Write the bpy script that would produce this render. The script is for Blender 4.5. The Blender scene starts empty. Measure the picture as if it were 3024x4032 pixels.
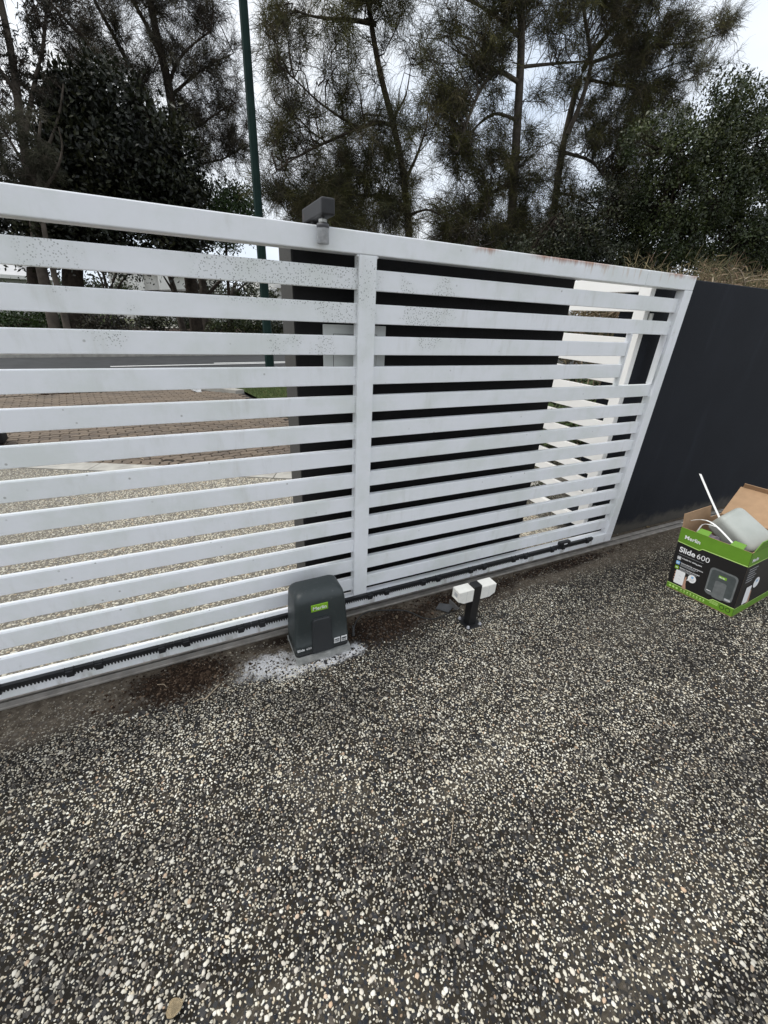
import bpy, bmesh, math, random
import numpy as np
from mathutils import Vector, Matrix

# ------------------------------------------------------------------ camera, world, sun, exposure
sc = bpy.context.scene
COL = sc.collection
F_PX = 1609.2233
CAM = np.array([-0.6948, -1.7132, 1.5616])
R_ = np.array([0.90326215, -0.4267109, 0.04511425])
U_ = np.array([0.15073561, 0.41398875, 0.89771493])
D_ = np.array([0.40174154, 0.80407159, -0.4382609])
cd = bpy.data.cameras.new('camera')
cd.sensor_fit = 'HORIZONTAL'; cd.sensor_width = 36.0
cd.lens = 36.0 * F_PX / 3024.0
cd.clip_start = 0.05; cd.clip_end = 1500.0
cam = bpy.data.objects.new('camera', cd); COL.objects.link(cam)
cam.matrix_world = Matrix(((R_[0], U_[0], -D_[0], CAM[0]), (R_[1], U_[1], -D_[1], CAM[1]),
                           (R_[2], U_[2], -D_[2], CAM[2]), (0, 0, 0, 1)))
sc.camera = cam

SUN_EL, SUN_AZ = math.radians(60), math.radians(-70)     # azimuth measured from +Y towards +X
world = bpy.data.worlds.new('World'); sc.world = world; world.use_nodes = True
wn, wl = world.node_tree.nodes, world.node_tree.links
wn.clear()
w_out = wn.new('ShaderNodeOutputWorld'); w_bg = wn.new('ShaderNodeBackground')
w_sky = wn.new('ShaderNodeTexSky'); w_sky.sky_type = 'NISHITA'; w_sky.sun_disc = False
w_sky.sun_elevation = SUN_EL; w_sky.sun_rotation = SUN_AZ
w_tc = wn.new('ShaderNodeTexCoord'); w_map = wn.new('ShaderNodeMapping')
w_map.inputs['Scale'].default_value = (1.0, 1.0, 2.2)
w_nz = wn.new('ShaderNodeTexNoise'); w_nz.inputs['Scale'].default_value = 2.2; w_nz.inputs['Detail'].default_value = 6
w_rp = wn.new('ShaderNodeValToRGB')
w_rp.color_ramp.elements[0].position = 0.30; w_rp.color_ramp.elements[0].color = (6.4, 7.3, 8.6, 1)
w_rp.color_ramp.elements[1].position = 0.62; w_rp.color_ramp.elements[1].color = (9.7, 9.9, 10.1, 1)
w_mx = wn.new('ShaderNodeMix'); w_mx.data_type = 'RGBA'; w_mx.inputs['Factor'].default_value = 0.93
w_bg.inputs['Strength'].default_value = 0.1
wl.new(w_tc.outputs['Generated'], w_map.inputs['Vector']); wl.new(w_map.outputs['Vector'], w_nz.inputs['Vector'])
wl.new(w_nz.outputs['Fac'], w_rp.inputs['Fac'])
wl.new(w_sky.outputs['Color'], w_mx.inputs['A']); wl.new(w_rp.outputs['Color'], w_mx.inputs['B'])
wl.new(w_mx.outputs['Result'], w_bg.inputs['Color']); wl.new(w_bg.outputs['Background'], w_out.inputs['Surface'])

sl = bpy.data.lights.new('sun', 'SUN'); sl.energy = 2.2; sl.angle = math.radians(25); sl.color = (1.0, 0.97, 0.92)
sun = bpy.data.objects.new('sun', sl); COL.objects.link(sun)
sd = Vector((math.sin(SUN_AZ) * math.cos(SUN_EL), math.cos(SUN_AZ) * math.cos(SUN_EL), math.sin(SUN_EL)))
sun.rotation_euler = sd.to_track_quat('Z', 'Y').to_euler()

sc.view_settings.view_transform = 'Standard'; sc.view_settings.look = 'None'
sc.view_settings.exposure = 0.30; sc.view_settings.gamma = 1.0; sc.view_settings.use_curve_mapping = False
sc.render.engine = 'CYCLES'
sc.cycles.max_bounces = 6; sc.cycles.diffuse_bounces = 3; sc.cycles.transparent_max_bounces = 6
sc.cycles.use_denoising = True

rng = np.random.default_rng(7)
random.seed(7)

# ------------------------------------------------------------------ helpers
def ray(px, py):
    return (px - 1512.0) / F_PX * R_ - (py - 2016.0) / F_PX * U_ + D_

def at(px, py, Y):
    d = ray(px, py); return CAM + d * ((Y - CAM[1]) / d[1])

def atx(px, py, X):
    d = ray(px, py); return CAM + d * ((X - CAM[0]) / d[0])

def gnd(px, py, z=0.0):
    d = ray(px, py); return CAM + d * ((z - CAM[2]) / d[2])

def tag(o, label=None, cat=None, group=None, kind=None):
    if label: o['label'] = label
    if cat: o['category'] = cat
    if group: o['group'] = group
    if kind: o['kind'] = kind
    return o

def thing(name, label, cat, loc=(0, 0, 0), rotz=0.0, group=None):
    o = bpy.data.objects.new(name, None); COL.objects.link(o)
    o.location = loc; o.rotation_euler = (0, 0, rotz); o.empty_display_size = 0.1
    return tag(o, label, cat, group)

def root_loc(p):
    while p.parent: p = p.parent
    return Vector(p.location)

def link(name, me, mat, parent=None, world=True):
    if mat is not None and len(me.materials) == 0: me.materials.append(mat)
    o = bpy.data.objects.new(name, me); COL.objects.link(o)
    if parent is not None:
        if world: me.transform(Matrix.Translation(-root_loc(parent)))
        o.parent = parent
    return o

def bm_obj(name, bm, mat, parent=None, world=True, smooth=False):
    me = bpy.data.meshes.new(name); bmesh.ops.recalc_face_normals(bm, faces=bm.faces[:])
    bm.to_mesh(me); bm.free()
    if smooth: me.polygons.foreach_set('use_smooth', [True] * len(me.polygons))
    return link(name, me, mat, parent, world)

def np_mesh(name, V, T, colors=None, smooth=False):
    """V (n,3), T (m,k) k=3 or 4, colors (n,3) -> point attribute Col"""
    me = bpy.data.meshes.new(name)
    V = np.asarray(V, np.float32); T = np.asarray(T, np.int32)
    k = T.shape[1]
    me.vertices.add(len(V)); me.vertices.foreach_set('co', V.ravel())
    me.loops.add(T.size); me.loops.foreach_set('vertex_index', T.ravel())
    me.polygons.add(len(T))
    me.polygons.foreach_set('loop_start', np.arange(0, T.size, k, dtype=np.int32))
    if smooth: me.polygons.foreach_set('use_smooth', np.ones(len(T), dtype=bool))
    if colors is not None:
        a = me.attributes.new('Col', 'FLOAT_COLOR', 'POINT')
        c = np.ones((len(V), 4), np.float32); c[:, :3] = colors
        a.data.foreach_set('color', c.ravel())
    me.update(); me.validate()
    return me

def bx(bm, x0, x1, y0, y1, z0, z1, bev=0.0, seg=2):
    vs = [bm.verts.new((x, y, z)) for x in (x0, x1) for y in (y0, y1) for z in (z0, z1)]
    q = [(0, 1, 3, 2), (4, 6, 7, 5), (0, 4, 5, 1), (2, 3, 7, 6), (0, 2, 6, 4), (1, 5, 7, 3)]
    fs = [bm.faces.new([vs[i] for i in f]) for f in q]
    if bev > 0:
        es = list({e for f in fs for e in f.edges})
        bmesh.ops.bevel(bm, geom=es, offset=bev, segments=seg, affect='EDGES', profile=0.5)

def box(name, x0, x1, y0, y1, z0, z1, mat, parent=None, bev=0.0, seg=2, world=True, smooth=False):
    bm = bmesh.new(); bx(bm, x0, x1, y0, y1, z0, z1, bev, seg)
    return bm_obj(name, bm, mat, parent, world, smooth)

def prism(bm, pts, z0, z1, axis='z'):
    """closed outline pts (2-tuples) extruded"""
    def v3(p, h):
        return (p[0], p[1], h) if axis == 'z' else ((p[0], h, p[1]) if axis == 'y' else (h, p[0], p[1]))
    a = [bm.verts.new(v3(p, z0)) for p in pts]; b = [bm.verts.new(v3(p, z1)) for p in pts]
    n = len(pts)
    bm.faces.new(a[::-1]); bm.faces.new(b)
    for i in range(n): bm.faces.new((a[i], a[(i + 1) % n], b[(i + 1) % n], b[i]))

def lathe(bm, prof, c, seg=16, axis='z'):
    rings = []
    for r, h in prof:
        ring = []
        for i in range(seg):
            t = 2 * math.pi * i / seg
            if axis == 'z': co = (c[0] + r * math.cos(t), c[1] + r * math.sin(t), c[2] + h)
            elif axis == 'y': co = (c[0] + r * math.cos(t), c[1] + h, c[2] + r * math.sin(t))
            else: co = (c[0] + h, c[1] + r * math.cos(t), c[2] + r * math.sin(t))
            ring.append(bm.verts.new(co))
        rings.append(ring)
    for a, b in zip(rings[:-1], rings[1:]):
        for i in range(seg): bm.faces.new((a[i], a[(i + 1) % seg], b[(i + 1) % seg], b[i]))
    bm.faces.new(rings[0][::-1]); bm.faces.new(rings[-1])

def tubes_np(paths, radii, sides=5):
    """paths (N,K,3), radii (N,K) -> V, Q"""
    paths = np.asarray(paths, float); radii = np.asarray(radii, float)
    N, K, _ = paths.shape
    tan = np.gradient(paths, axis=1)
    tan /= np.linalg.norm(tan, axis=2, keepdims=True) + 1e-9
    ref = np.where(np.abs(tan[..., 2:3]) > 0.9, np.array([1.0, 0, 0]), np.array([0, 0, 1.0]))
    a = np.cross(tan, ref); a /= np.linalg.norm(a, axis=2, keepdims=True) + 1e-9
    b = np.cross(tan, a)
    th = np.arange(sides) * 2 * np.pi / sides
    V = paths[:, :, None, :] + radii[:, :, None, None] * (np.cos(th)[None, None, :, None] * a[:, :, None, :] + np.sin(th)[None, None, :, None] * b[:, :, None, :])
    idx = np.arange(N * K * sides).reshape(N, K, sides)
    i0 = idx[:, :-1, :]; i1 = idx[:, 1:, :]
    Q = np.stack([i0, np.roll(i0, -1, 2), np.roll(i1, -1, 2), i1], -1).reshape(-1, 4)
    return V.reshape(-1, 3), Q

def resample(pts, K):
    pts = np.asarray(pts, float)
    s = np.r_[0, np.cumsum(np.linalg.norm(np.diff(pts, axis=0), axis=1))]
    t = np.linspace(0, s[-1], K)
    return np.stack([np.interp(t, s, pts[:, i]) for i in range(3)], 1)

def smooth_path(pts, K):
    p = resample(pts, K)
    for _ in range(3):
        p[1:-1] = 0.25 * p[:-2] + 0.5 * p[1:-1] + 0.25 * p[2:]
    return p

def cable(name, pts, r, mat, parent=None, K=40, sides=8, world=True):
    p = smooth_path(pts, K)
    V, Q = tubes_np(p[None], np.full((1, K), r), sides)
    return link(name, np_mesh(name, V, Q, smooth=True), mat, parent, world)

def flat_strip(bm, pts, width_vec, thick):
    """a flat bar swept along pts; width_vec constant direction"""
    pts = [Vector(p) for p in pts]; wv = Vector(width_vec)
    rings = []
    for i, p in enumerate(pts):
        t = (pts[min(i + 1, len(pts) - 1)] - pts[max(i - 1, 0)]).normalized()
        n = t.cross(wv).normalized() * thick * 0.5; w = wv * 0.5
        rings.append([bm.verts.new(p + w + n), bm.verts.new(p - w + n), bm.verts.new(p - w - n), bm.verts.new(p + w - n)])
    for a, b in zip(rings[:-1], rings[1:]):
        for i in range(4): bm.faces.new((a[i], a[(i + 1) % 4], b[(i + 1) % 4], b[i]))
    bm.faces.new(rings[0][::-1]); bm.faces.new(rings[-1])

def text_mesh(body, size, bold=0.0, align='LEFT', spacing=1.0, extrude=0.0003):
    cu = bpy.data.curves.new('lettering', 'FONT'); cu.body = body; cu.size = size; cu.offset = bold
    cu.align_x = align; cu.align_y = 'BOTTOM_BASELINE'; cu.space_character = spacing; cu.extrude = extrude; cu.resolution_u = 4
    o = bpy.data.objects.new('lettering', cu); COL.objects.link(o)
    dg = bpy.context.evaluated_depsgraph_get(); dg.update()
    me = bpy.data.meshes.new_from_object(o.evaluated_get(dg))
    bpy.data.objects.remove(o); bpy.data.curves.remove(cu)
    return me

# ------------------------------------------------------------------ materials
class NT:
    def __init__(self, name):
        self.m = bpy.data.materials.new(name); self.m.use_nodes = True
        self.n = self.m.node_tree.nodes; self.l = self.m.node_tree.links
        self.b = self.n['Principled BSDF']; self.out = self.n['Material Output']
        self.geo = None
    def pos(self):
        if not self.geo: self.geo = self.n.new('ShaderNodeNewGeometry')
        return self.geo.outputs['Position']
    def mapped(self, scale=(1, 1, 1), src=None):
        mp = self.n.new('ShaderNodeMapping'); mp.inputs['Scale'].default_value = scale
        self.l.new(src or self.pos(), mp.inputs['Vector']); return mp.outputs['Vector']
    def noise(self, scale, detail=4, rough=0.55, vec=None, out='Fac', distort=0.0):
        t = self.n.new('ShaderNodeTexNoise'); t.inputs['Scale'].default_value = scale
        t.inputs['Detail'].default_value = detail; t.inputs['Roughness'].default_value = rough
        t.inputs['Distortion'].default_value = distort
        self.l.new(vec or self.pos(), t.inputs['Vector']); return t.outputs[out]
    def voro(self, scale, out='Distance', vec=None, feature='F1'):
        t = self.n.new('ShaderNodeTexVoronoi'); t.inputs['Scale'].default_value = scale; t.feature = feature
        self.l.new(vec or self.pos(), t.inputs['Vector']); return t.outputs[out]
    def ramp(self, fac, stops):
        r = self.n.new('ShaderNodeValToRGB'); e = r.color_ramp.elements
        while len(e) < len(stops): e.new(0.5)
        for i, (p, c) in enumerate(stops):
            e[i].position = p; e[i].color = (*c, 1) if len(c) == 3 else c
        self.l.new(fac, r.inputs['Fac']); return r.outputs['Color']
    def step(self, fac, lo, hi):
        r = self.n.new('ShaderNodeMapRange'); r.interpolation_type = 'SMOOTHSTEP'
        r.inputs['From Min'].default_value = lo; r.inputs['From Max'].default_value = hi
        self.l.new(fac, r.inputs['Value']); return r.outputs['Result']
    def math(self, op, a, b=None):
        m = self.n.new('ShaderNodeMath'); m.operation = op
        for i, v in enumerate((a, b)):
            if v is None: continue
            if isinstance(v, (int, float)): m.inputs[i].default_value = v
            else: self.l.new(v, m.inputs[i])
        return m.outputs[0]
    def mix(self, fac, a, b, blend='MIX'):
        m = self.n.new('ShaderNodeMix'); m.data_type = 'RGBA'; m.blend_type = blend
        for k, v in (('Factor', fac), ('A', a), ('B', b)):
            if isinstance(v, (int, float)): m.inputs[k].default_value = v
            elif isinstance(v, tuple): m.inputs[k].default_value = (*v, 1)
            else: self.l.new(v, m.inputs[k])
        return m.outputs['Result']
    def sep(self):
        s = self.n.new('ShaderNodeSeparateXYZ'); self.l.new(self.pos(), s.inputs[0]); return s.outputs
    def attr(self, name='Col'):
        a = self.n.new('ShaderNodeAttribute'); a.attribute_name = name; return a.outputs['Color']
    def color(self, c):
        if isinstance(c, tuple): self.b.inputs['Base Color'].default_value = (*c, 1)
        else: self.l.new(c, self.b.inputs['Base Color'])
        return self
    def set(self, rough=0.5, metal=0.0, spec=0.5):
        if isinstance(rough, (int, float)): self.b.inputs['Roughness'].default_value = rough
        else: self.l.new(rough, self.b.inputs['Roughness'])
        self.b.inputs['Metallic'].default_value = metal; self.b.inputs['Specular IOR Level'].default_value = spec
        return self
    def bump(self, h, strength=0.3, dist=0.002):
        b = self.n.new('ShaderNodeBump'); b.inputs['Strength'].default_value = strength; b.inputs['Distance'].default_value = dist
        self.l.new(h, b.inputs['Height']); self.l.new(b.outputs['Normal'], self.b.inputs['Normal']); return self

def plain(name, c, rough=0.5, metal=0.0, var=0.12, scale=30.0, bump=0.1, spec=0.5, dist=0.001):
    t = NT(name)
    n = t.noise(scale)
    lo = tuple(x * (1 - var) for x in c); hi = tuple(min(1, x * (1 + var)) for x in c)
    t.color(t.ramp(n, [(0.3, lo), (0.7, hi)])).set(rough, metal, spec)
    if bump: t.bump(t.noise(scale * 6), bump, dist)
    return t.m

M = {}
def stain(t):
    mp = t.n.new('ShaderNodeMapping'); mp.inputs['Rotation'].default_value = (0, 0, 0.75); mp.inputs['Scale'].default_value = (1.25, 3.4, 1.0)
    t.l.new(t.pos(), mp.inputs['Vector']); return t.noise(1.0, 6, 0.62, mp.outputs['Vector'], distort=0.7)
def blob(t, x, y, rx, ry, soft=0.5, nz=0.5, sc_=9.0):
    s = t.sep()
    dx = t.math('DIVIDE', t.math('SUBTRACT', s[0], x), rx); dy = t.math('DIVIDE', t.math('SUBTRACT', s[1], y), ry)
    r = t.math('SQRT', t.math('ADD', t.math('MULTIPLY', dx, dx), t.math('MULTIPLY', dy, dy)))
    r = t.math('ADD', r, t.math('MULTIPLY', t.math('SUBTRACT', t.noise(sc_, 6, 0.65), 0.5), nz * 2))
    return t.math('SUBTRACT', 1.0, t.step(r, 1.0 - soft, 1.0 + soft * 0.3))
# white gate paint with mould speckle, algae film and rust runs from the top edge
t = NT('gate_paint')
film = t.step(t.noise(3.0, 7, 0.65), 0.40, 0.68)
base = t.mix(film, (0.84, 0.855, 0.885), (0.74, 0.77, 0.755))
s = t.sep()
reg = t.math('MULTIPLY', t.math('MULTIPLY', t.step(s[2], 1.25, 1.50), t.math('SUBTRACT', 1.0, t.step(s[2], 1.735, 1.765))), t.math('MULTIPLY', t.step(s[0], -1.7, -0.45), t.math('SUBTRACT', 1.0, t.step(s[0], 0.25, 0.85))))
cl = t.math('MULTIPLY', reg, t.step(t.noise(3.6, 4), 0.44, 0.60))
hot = t.math('MULTIPLY', t.math('MULTIPLY', t.step(s[0], -0.75, -0.45), t.math('SUBTRACT', 1.0, t.step(s[0], -0.05, 0.25))), t.math('MULTIPLY', t.step(s[2], 1.52, 1.62), t.math('SUBTRACT', 1.0, t.step(s[2], 1.73, 1.76))))
cl = t.math('MAXIMUM', cl, t.math('MULTIPLY', hot, 0.85))
base = t.mix(t.math('MULTIPLY', cl, 0.22), base, (0.50, 0.53, 0.46))
d = t.voro(135.0)
spot = t.math('MULTIPLY', t.math('SUBTRACT', 1.0, t.step(t.math('SUBTRACT', d, t.math('MULTIPLY', t.voro(135.0, 'Color'), 0.34)), -0.02, 0.14)), t.step(t.math('ADD', cl, t.math('MULTIPLY', t.noise(60.0, 2), 0.55)), 0.60, 0.95))
base = t.mix(t.math('MULTIPLY', spot, 0.80), base, (0.25, 0.26, 0.25))
sparse = t.math('MULTIPLY', t.math('SUBTRACT', 1.0, t.step(t.voro(19.0), 0.05, 0.11)), t.step(t.noise(5.0, 2), 0.52, 0.62))
base = t.mix(t.math('MULTIPLY', sparse, 0.6), base, (0.22, 0.21, 0.19))
run = t.noise(1.0, 5, 0.6, t.mapped((55, 55, 3.0)))
base = t.mix(t.math('MULTIPLY', t.math('MULTIPLY', t.step(t.noise(1.0, 6, 0.6, t.mapped((24, 24, 5.0))), 0.50, 0.76), t.step(t.noise(1.7, 3), 0.40, 0.62)), 0.30), base, (0.50, 0.50, 0.44))
edge = t.step(t.math('ADD', s[2], t.math('MULTIPLY', run, 0.060)), 1.838, 1.868)
patch = t.math('MAXIMUM', t.step(t.noise(1.9, 3), 0.50, 0.60), t.math('MULTIPLY', t.step(s[0], 0.80, 0.95), t.math('SUBTRACT', 1.0, t.step(s[0], 1.25, 1.5))))
rx = t.math('MULTIPLY', t.step(s[0], 0.22, 0.34), t.math('MULTIPLY', edge, patch))
base = t.mix(t.math('MULTIPLY', rx, 0.85), base, (0.34, 0.13, 0.05))
drip = t.math('MULTIPLY', t.step(s[0], 0.9, 1.1), t.math('MULTIPLY', t.step(s[2], 1.772, 1.815), t.math('MULTIPLY', t.step(run, 0.52, 0.66), t.step(t.noise(1.6, 2), 0.45, 0.6))))
base = t.mix(t.math('MULTIPLY', drip, 0.55), base, (0.52, 0.37, 0.23))
low = t.math('MULTIPLY', t.math('SUBTRACT', 1.0, t.step(s[2], 0.06, 0.12)), t.step(t.noise(14.0, 4, 0.6, t.mapped((1, 1, 0.25))), 0.50, 0.68))
base = t.mix(t.math('MULTIPLY', low, 0.55), base, (0.30, 0.27, 0.23))
t.color(base).set(0.42).bump(t.noise(260.0, 3), 0.12, 0.001); M['gate'] = t.m
t = NT('white_side_gate_paint'); t.color(t.ramp(t.noise(5.0, 5), [(0.3, (0.80, 0.79, 0.76)), (0.7, (0.84, 0.83, 0.81))])).set(0.45).bump(t.noise(200.0), 0.1, 0.001); M['side_gate'] = t.m

def render_wall(name, c1, c2, dirt):
    t = NT(name); s = t.sep()
    base = t.ramp(t.noise(3.0, 6), [(0.3, c1), (0.7, c2)])
    st = t.step(t.noise(1.0, 6, 0.65, t.mapped((7.0, 7.0, 0.9))), 0.55, 0.78)
    base = t.mix(t.math('MULTIPLY', st, 0.35), base, tuple(x * 2.2 for x in c2))
    lowz = t.math('ADD', s[2], t.math('MULTIPLY', t.noise(9.0, 5), -0.22))
    m = t.math('SUBTRACT', 1.0, t.step(lowz, -0.08, 0.03))
    base = t.mix(t.math('MULTIPLY', m, 0.7), base, dirt)
    t.color(base).set(0.75, spec=0.22).bump(t.noise(120.0, 6, 0.65), 0.45, 0.004); return t.m
M['wall_dark'] = render_wall('charcoal_render', (0.0092, 0.0112, 0.0158), (0.0125, 0.0150, 0.0208), (0.10, 0.09, 0.075))
M['wall_shaded'] = render_wall('charcoal_render_shaded', (0.0065, 0.0062, 0.0066), (0.0090, 0.0088, 0.0092), (0.06, 0.055, 0.045))  # same charcoal wall, the gate's shade put into a darker base colour
M['wall_lit'] = render_wall('charcoal_render_lit', (0.050, 0.049, 0.046), (0.066, 0.064, 0.060), (0.10, 0.09, 0.075))  # end of the charcoal wall, light from the left painted in as grey

# exposed aggregate matrix with soil, powder and sand stains near the track
t = NT('aggregate_matrix'); s = t.sep()
base = t.ramp(t.noise(9.0, 9, 0.7), [(0.30, (0.010, 0.0085, 0.007)), (0.52, (0.029, 0.0245, 0.0185)), (0.72, (0.066, 0.056, 0.043))])
strk = stain(t)
base = t.mix(t.math('MULTIPLY', t.step(strk, 0.50, 0.68), 0.75), base, t.ramp(t.noise(70.0, 5, 0.7), [(0.3, (0.050, 0.043, 0.033)), (0.7, (0.125, 0.108, 0.084))]))
base = t.mix(t.math('MULTIPLY', t.math('SUBTRACT', 1.0, t.step(strk, 0.38, 0.54)), 0.85), base, (0.013, 0.0115, 0.010))
base = t.mix(t.math('MULTIPLY', blob(t, 1.15, -0.72, 0.95, 0.36, 0.9, 0.7, 2.5), 0.55), base, (0.014, 0.0125, 0.0115))
stone = t.step(t.voro(110.0, 'Color'), 0.55, 0.75)
base = t.mix(t.math('MULTIPLY', stone, 0.6), base, (0.022, 0.024, 0.028))
sandy = t.math('MULTIPLY', t.step(t.math('ADD', s[1], t.math('MULTIPLY', t.noise(6.0, 6, 0.6), 0.16)), -0.19, -0.06), 0.85)
inside = t.math('MULTIPLY', t.math('MULTIPLY', t.step(s[0], -2.4, -2.38), t.math('SUBTRACT', 1.0, t.step(s[0], 3.98, 4.0))), t.step(s[1], -2.4, -2.38))
chip = t.math('MULTIPLY', t.math('SUBTRACT', 1.0, inside), t.math('SUBTRACT', 1.0, t.step(t.voro(105.0), 0.34, 0.44)))
base = t.mix(chip, base, t.ramp(t.voro(105.0, 'Color'), [(0.2, (0.40, 0.37, 0.31)), (0.8, (0.72, 0.68, 0.59))]))
base = t.mix(sandy, base, t.ramp(t.noise(30.0, 6, 0.7), [(0.3, (0.045, 0.035, 0.026)), (0.5, (0.105, 0.086, 0.066)), (0.72, (0.20, 0.172, 0.135))]))
for (x, y, rx, ry) in ((-0.90, -0.13, 0.26, 0.13), (-0.85, -0.14, 0.14, 0.08), (0.13, -0.15, 0.32, 0.14), (0.75, -0.10, 0.42, 0.10), (1.55, -0.07, 0.6, 0.06), (-0.30, -0.05, 0.3, 0.05)):
    base = t.mix(t.math('MULTIPLY', blob(t, x, y, rx, ry), 0.96), base, t.ramp(t.noise(60.0, 5, 0.7), [(0.3, (0.008, 0.0055, 0.0045)), (0.7, (0.024, 0.016, 0.011))]))
for (x, y, rx, ry, k) in ((-0.52, -0.19, 0.15, 0.085, 0.9), (-0.42, -0.265, 0.10, 0.05, 0.9), (-0.25, -0.275, 0.14, 0.035, 0.95), (-0.10, -0.25, 0.08, 0.05, 0.9)):
    base = t.mix(t.math('MULTIPLY', blob(t, x, y, rx, ry, 0.6, 0.9, 24.0), k), base, t.ramp(t.noise(90.0, 5, 0.7), [(0.3, (0.34, 0.34, 0.345)), (0.6, (0.74, 0.74, 0.75))]))
t.color(base).set(0.9, spec=0.08).bump(t.noise(150.0, 6, 0.7), 0.7, 0.006); M['matrix'] = t.m

def pebble_mat(name, dirt_lo=0.30, dirt_hi=0.75, use_random=False, stops=None, dark=(0.09, 0.08, 0.07), film=True):
    t = NT(name)
    if use_random:
        oi = t.n.new('ShaderNodeObjectInfo'); c = t.ramp(oi.outputs['Random'], stops)
    else: c = t.attr()
    if film:
        s = t.sep()
        g = t.math('SUBTRACT', 1.0, t.step(stain(t), 0.38, 0.56))
        g = t.math('MAXIMUM', g, t.math('MULTIPLY', blob(t, 1.15, -0.72, 0.95, 0.36, 0.9, 0.7, 2.5), 0.8))
        soil = t.step(t.math('ADD', s[1], t.math('MULTIPLY', t.noise(6.0, 6, 0.6), 0.16)), -0.23, -0.05)
        c = t.mix(t.math('MULTIPLY', g, 0.46), c, (0.085, 0.075, 0.062))
        c = t.mix(t.math('MULTIPLY', t.step(t.noise(130.0, 3), 0.52, 0.72), 0.30), c, (0.16, 0.14, 0.115))
        c = t.mix(t.math('MULTIPLY', soil, 0.62), c, (0.10, 0.083, 0.066))
    c = t.mix(t.step(t.noise(260.0, 4, 0.7), 0.56, 0.75), c, dark, 'MIX') if False else c
    t.color(c).set(0.75, spec=0.12).bump(t.noise(420.0, 3), 0.25, 0.001); return t.m
M['pebble'] = pebble_mat('pebble_stone')
M['pebble_single'] = pebble_mat('pebble_stone_single', use_random=True, stops=[(0.0, (0.70, 0.665, 0.57)), (0.35, (0.58, 0.54, 0.45)), (0.55, (0.76, 0.73, 0.65)), (0.75, (0.50, 0.46, 0.39)), (0.92, (0.66, 0.61, 0.52)), (0.97, (0.52, 0.37, 0.25)), (1.0, (0.60, 0.50, 0.40))])
M['pebble_far'] = pebble_mat('pebble_stone_outside', film=False)
t = NT('outer_matrix'); t.color(t.ramp(t.noise(40.0, 6, 0.7), [(0.3, (0.09, 0.082, 0.068)), (0.7, (0.22, 0.20, 0.165))])).set(0.85, spec=0.2).bump(t.noise(120.0, 5), 0.6, 0.006); M['outer_matrix'] = t.m
M['soil'] = NT('soil'); t = M['soil']; t.color(t.attr()).set(0.9, spec=0.1); M['soil'] = t.m
M['concrete'] = plain('concrete', (0.36, 0.345, 0.31), 0.85, var=0.2, scale=7, bump=0.4, spec=0.25)
M['track'] = plain('track_metal', (0.27, 0.25, 0.225), 0.6, 0.25, var=0.3, scale=14, bump=0.4, spec=0.4)
M['groove'] = plain('track_groove', (0.02, 0.018, 0.016), 0.9, var=0.2, scale=20)
M['asphalt'] = plain('asphalt', (0.036, 0.037, 0.038), 0.85, var=0.22, scale=3.0, bump=0.5, spec=0.3)
M['line_paint'] = plain('road_line_paint', (0.72, 0.72, 0.70), 0.7, var=0.1, scale=15)
t = NT('lawn_soil'); t.color(t.ramp(t.noise(8.0, 5), [(0.3, (0.035, 0.05, 0.018)), (0.7, (0.06, 0.085, 0.03))])).set(0.9, spec=0.1); M['lawn'] = t.m
t = NT('grass_blade'); t.color(t.attr()).set(0.7, spec=0.2); M['grass'] = t.m
t = NT('mulch'); t.color(t.ramp(t.noise(6.0, 8, 0.7), [(0.3, (0.018, 0.012, 0.009)), (0.6, (0.05, 0.035, 0.026)), (0.8, (0.10, 0.07, 0.05))])).set(0.95, spec=0.1).bump(t.noise(20.0, 6, 0.7), 0.8, 0.05); M['mulch'] = t.m
M['terrain'] = plain('terrain_soil', (0.06, 0.055, 0.04), 0.95, var=0.3, scale=1.5, bump=0.3, spec=0.1)
t = NT('paver_clay'); oi = t.n.new('ShaderNodeObjectInfo')
pc = t.ramp(t.math('FRACT', t.math('ADD', oi.outputs['Random'], t.math('MULTIPLY', t.noise(2.4, 3), 1.2))), [(0.0, (0.135, 0.108, 0.084)), (0.35, (0.175, 0.138, 0.104)), (0.7, (0.115, 0.094, 0.076)), (1.0, (0.155, 0.120, 0.090))])
t.color(t.mix(t.math('MULTIPLY', t.step(t.noise(1.1, 6, 0.65), 0.46, 0.75), 0.45), pc, (0.10, 0.085, 0.07))).set(0.85, spec=0.2).bump(t.noise(90.0, 5), 0.4, 0.003); M['paver'] = t.m
M['paver_bed'] = plain('paver_joint_sand', (0.016, 0.013, 0.011), 0.95, var=0.3, scale=30)

M['rack'] = plain('black_nylon', (0.013, 0.014, 0.016), 0.45, var=0.25, scale=20, bump=0.15)
t = NT('motor_plastic'); t.color(t.mix(t.math('MULTIPLY', t.step(t.noise(40.0, 6, 0.7), 0.55, 0.78), 0.35), t.ramp(t.noise(7.0, 4), [(0.3, (0.0225, 0.0295, 0.0305)), (0.7, (0.029, 0.037, 0.038))]), (0.12, 0.125, 0.125))).set(0.42, spec=0.5).bump(t.noise(600.0, 2), 0.15, 0.0006); M['motor'] = t.m
t = NT('motor_panel_plastic'); t.color(t.ramp(t.noise(12.0, 4), [(0.3, (0.028, 0.031, 0.034)), (0.7, (0.034, 0.037, 0.040))])).set(0.5, spec=0.4).bump(t.noise(600.0, 2), 0.12, 0.0006); M['motor_panel'] = t.m
t = NT('galvanised_steel'); t.color(t.ramp(t.noise(26.0, 5, 0.65), [(0.3, (0.27, 0.275, 0.265)), (0.5, (0.37, 0.375, 0.36)), (0.7, (0.50, 0.50, 0.48))])).set(0.42, 0.35).bump(t.noise(60.0, 3), 0.1, 0.001); M['galv'] = t.m
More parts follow.
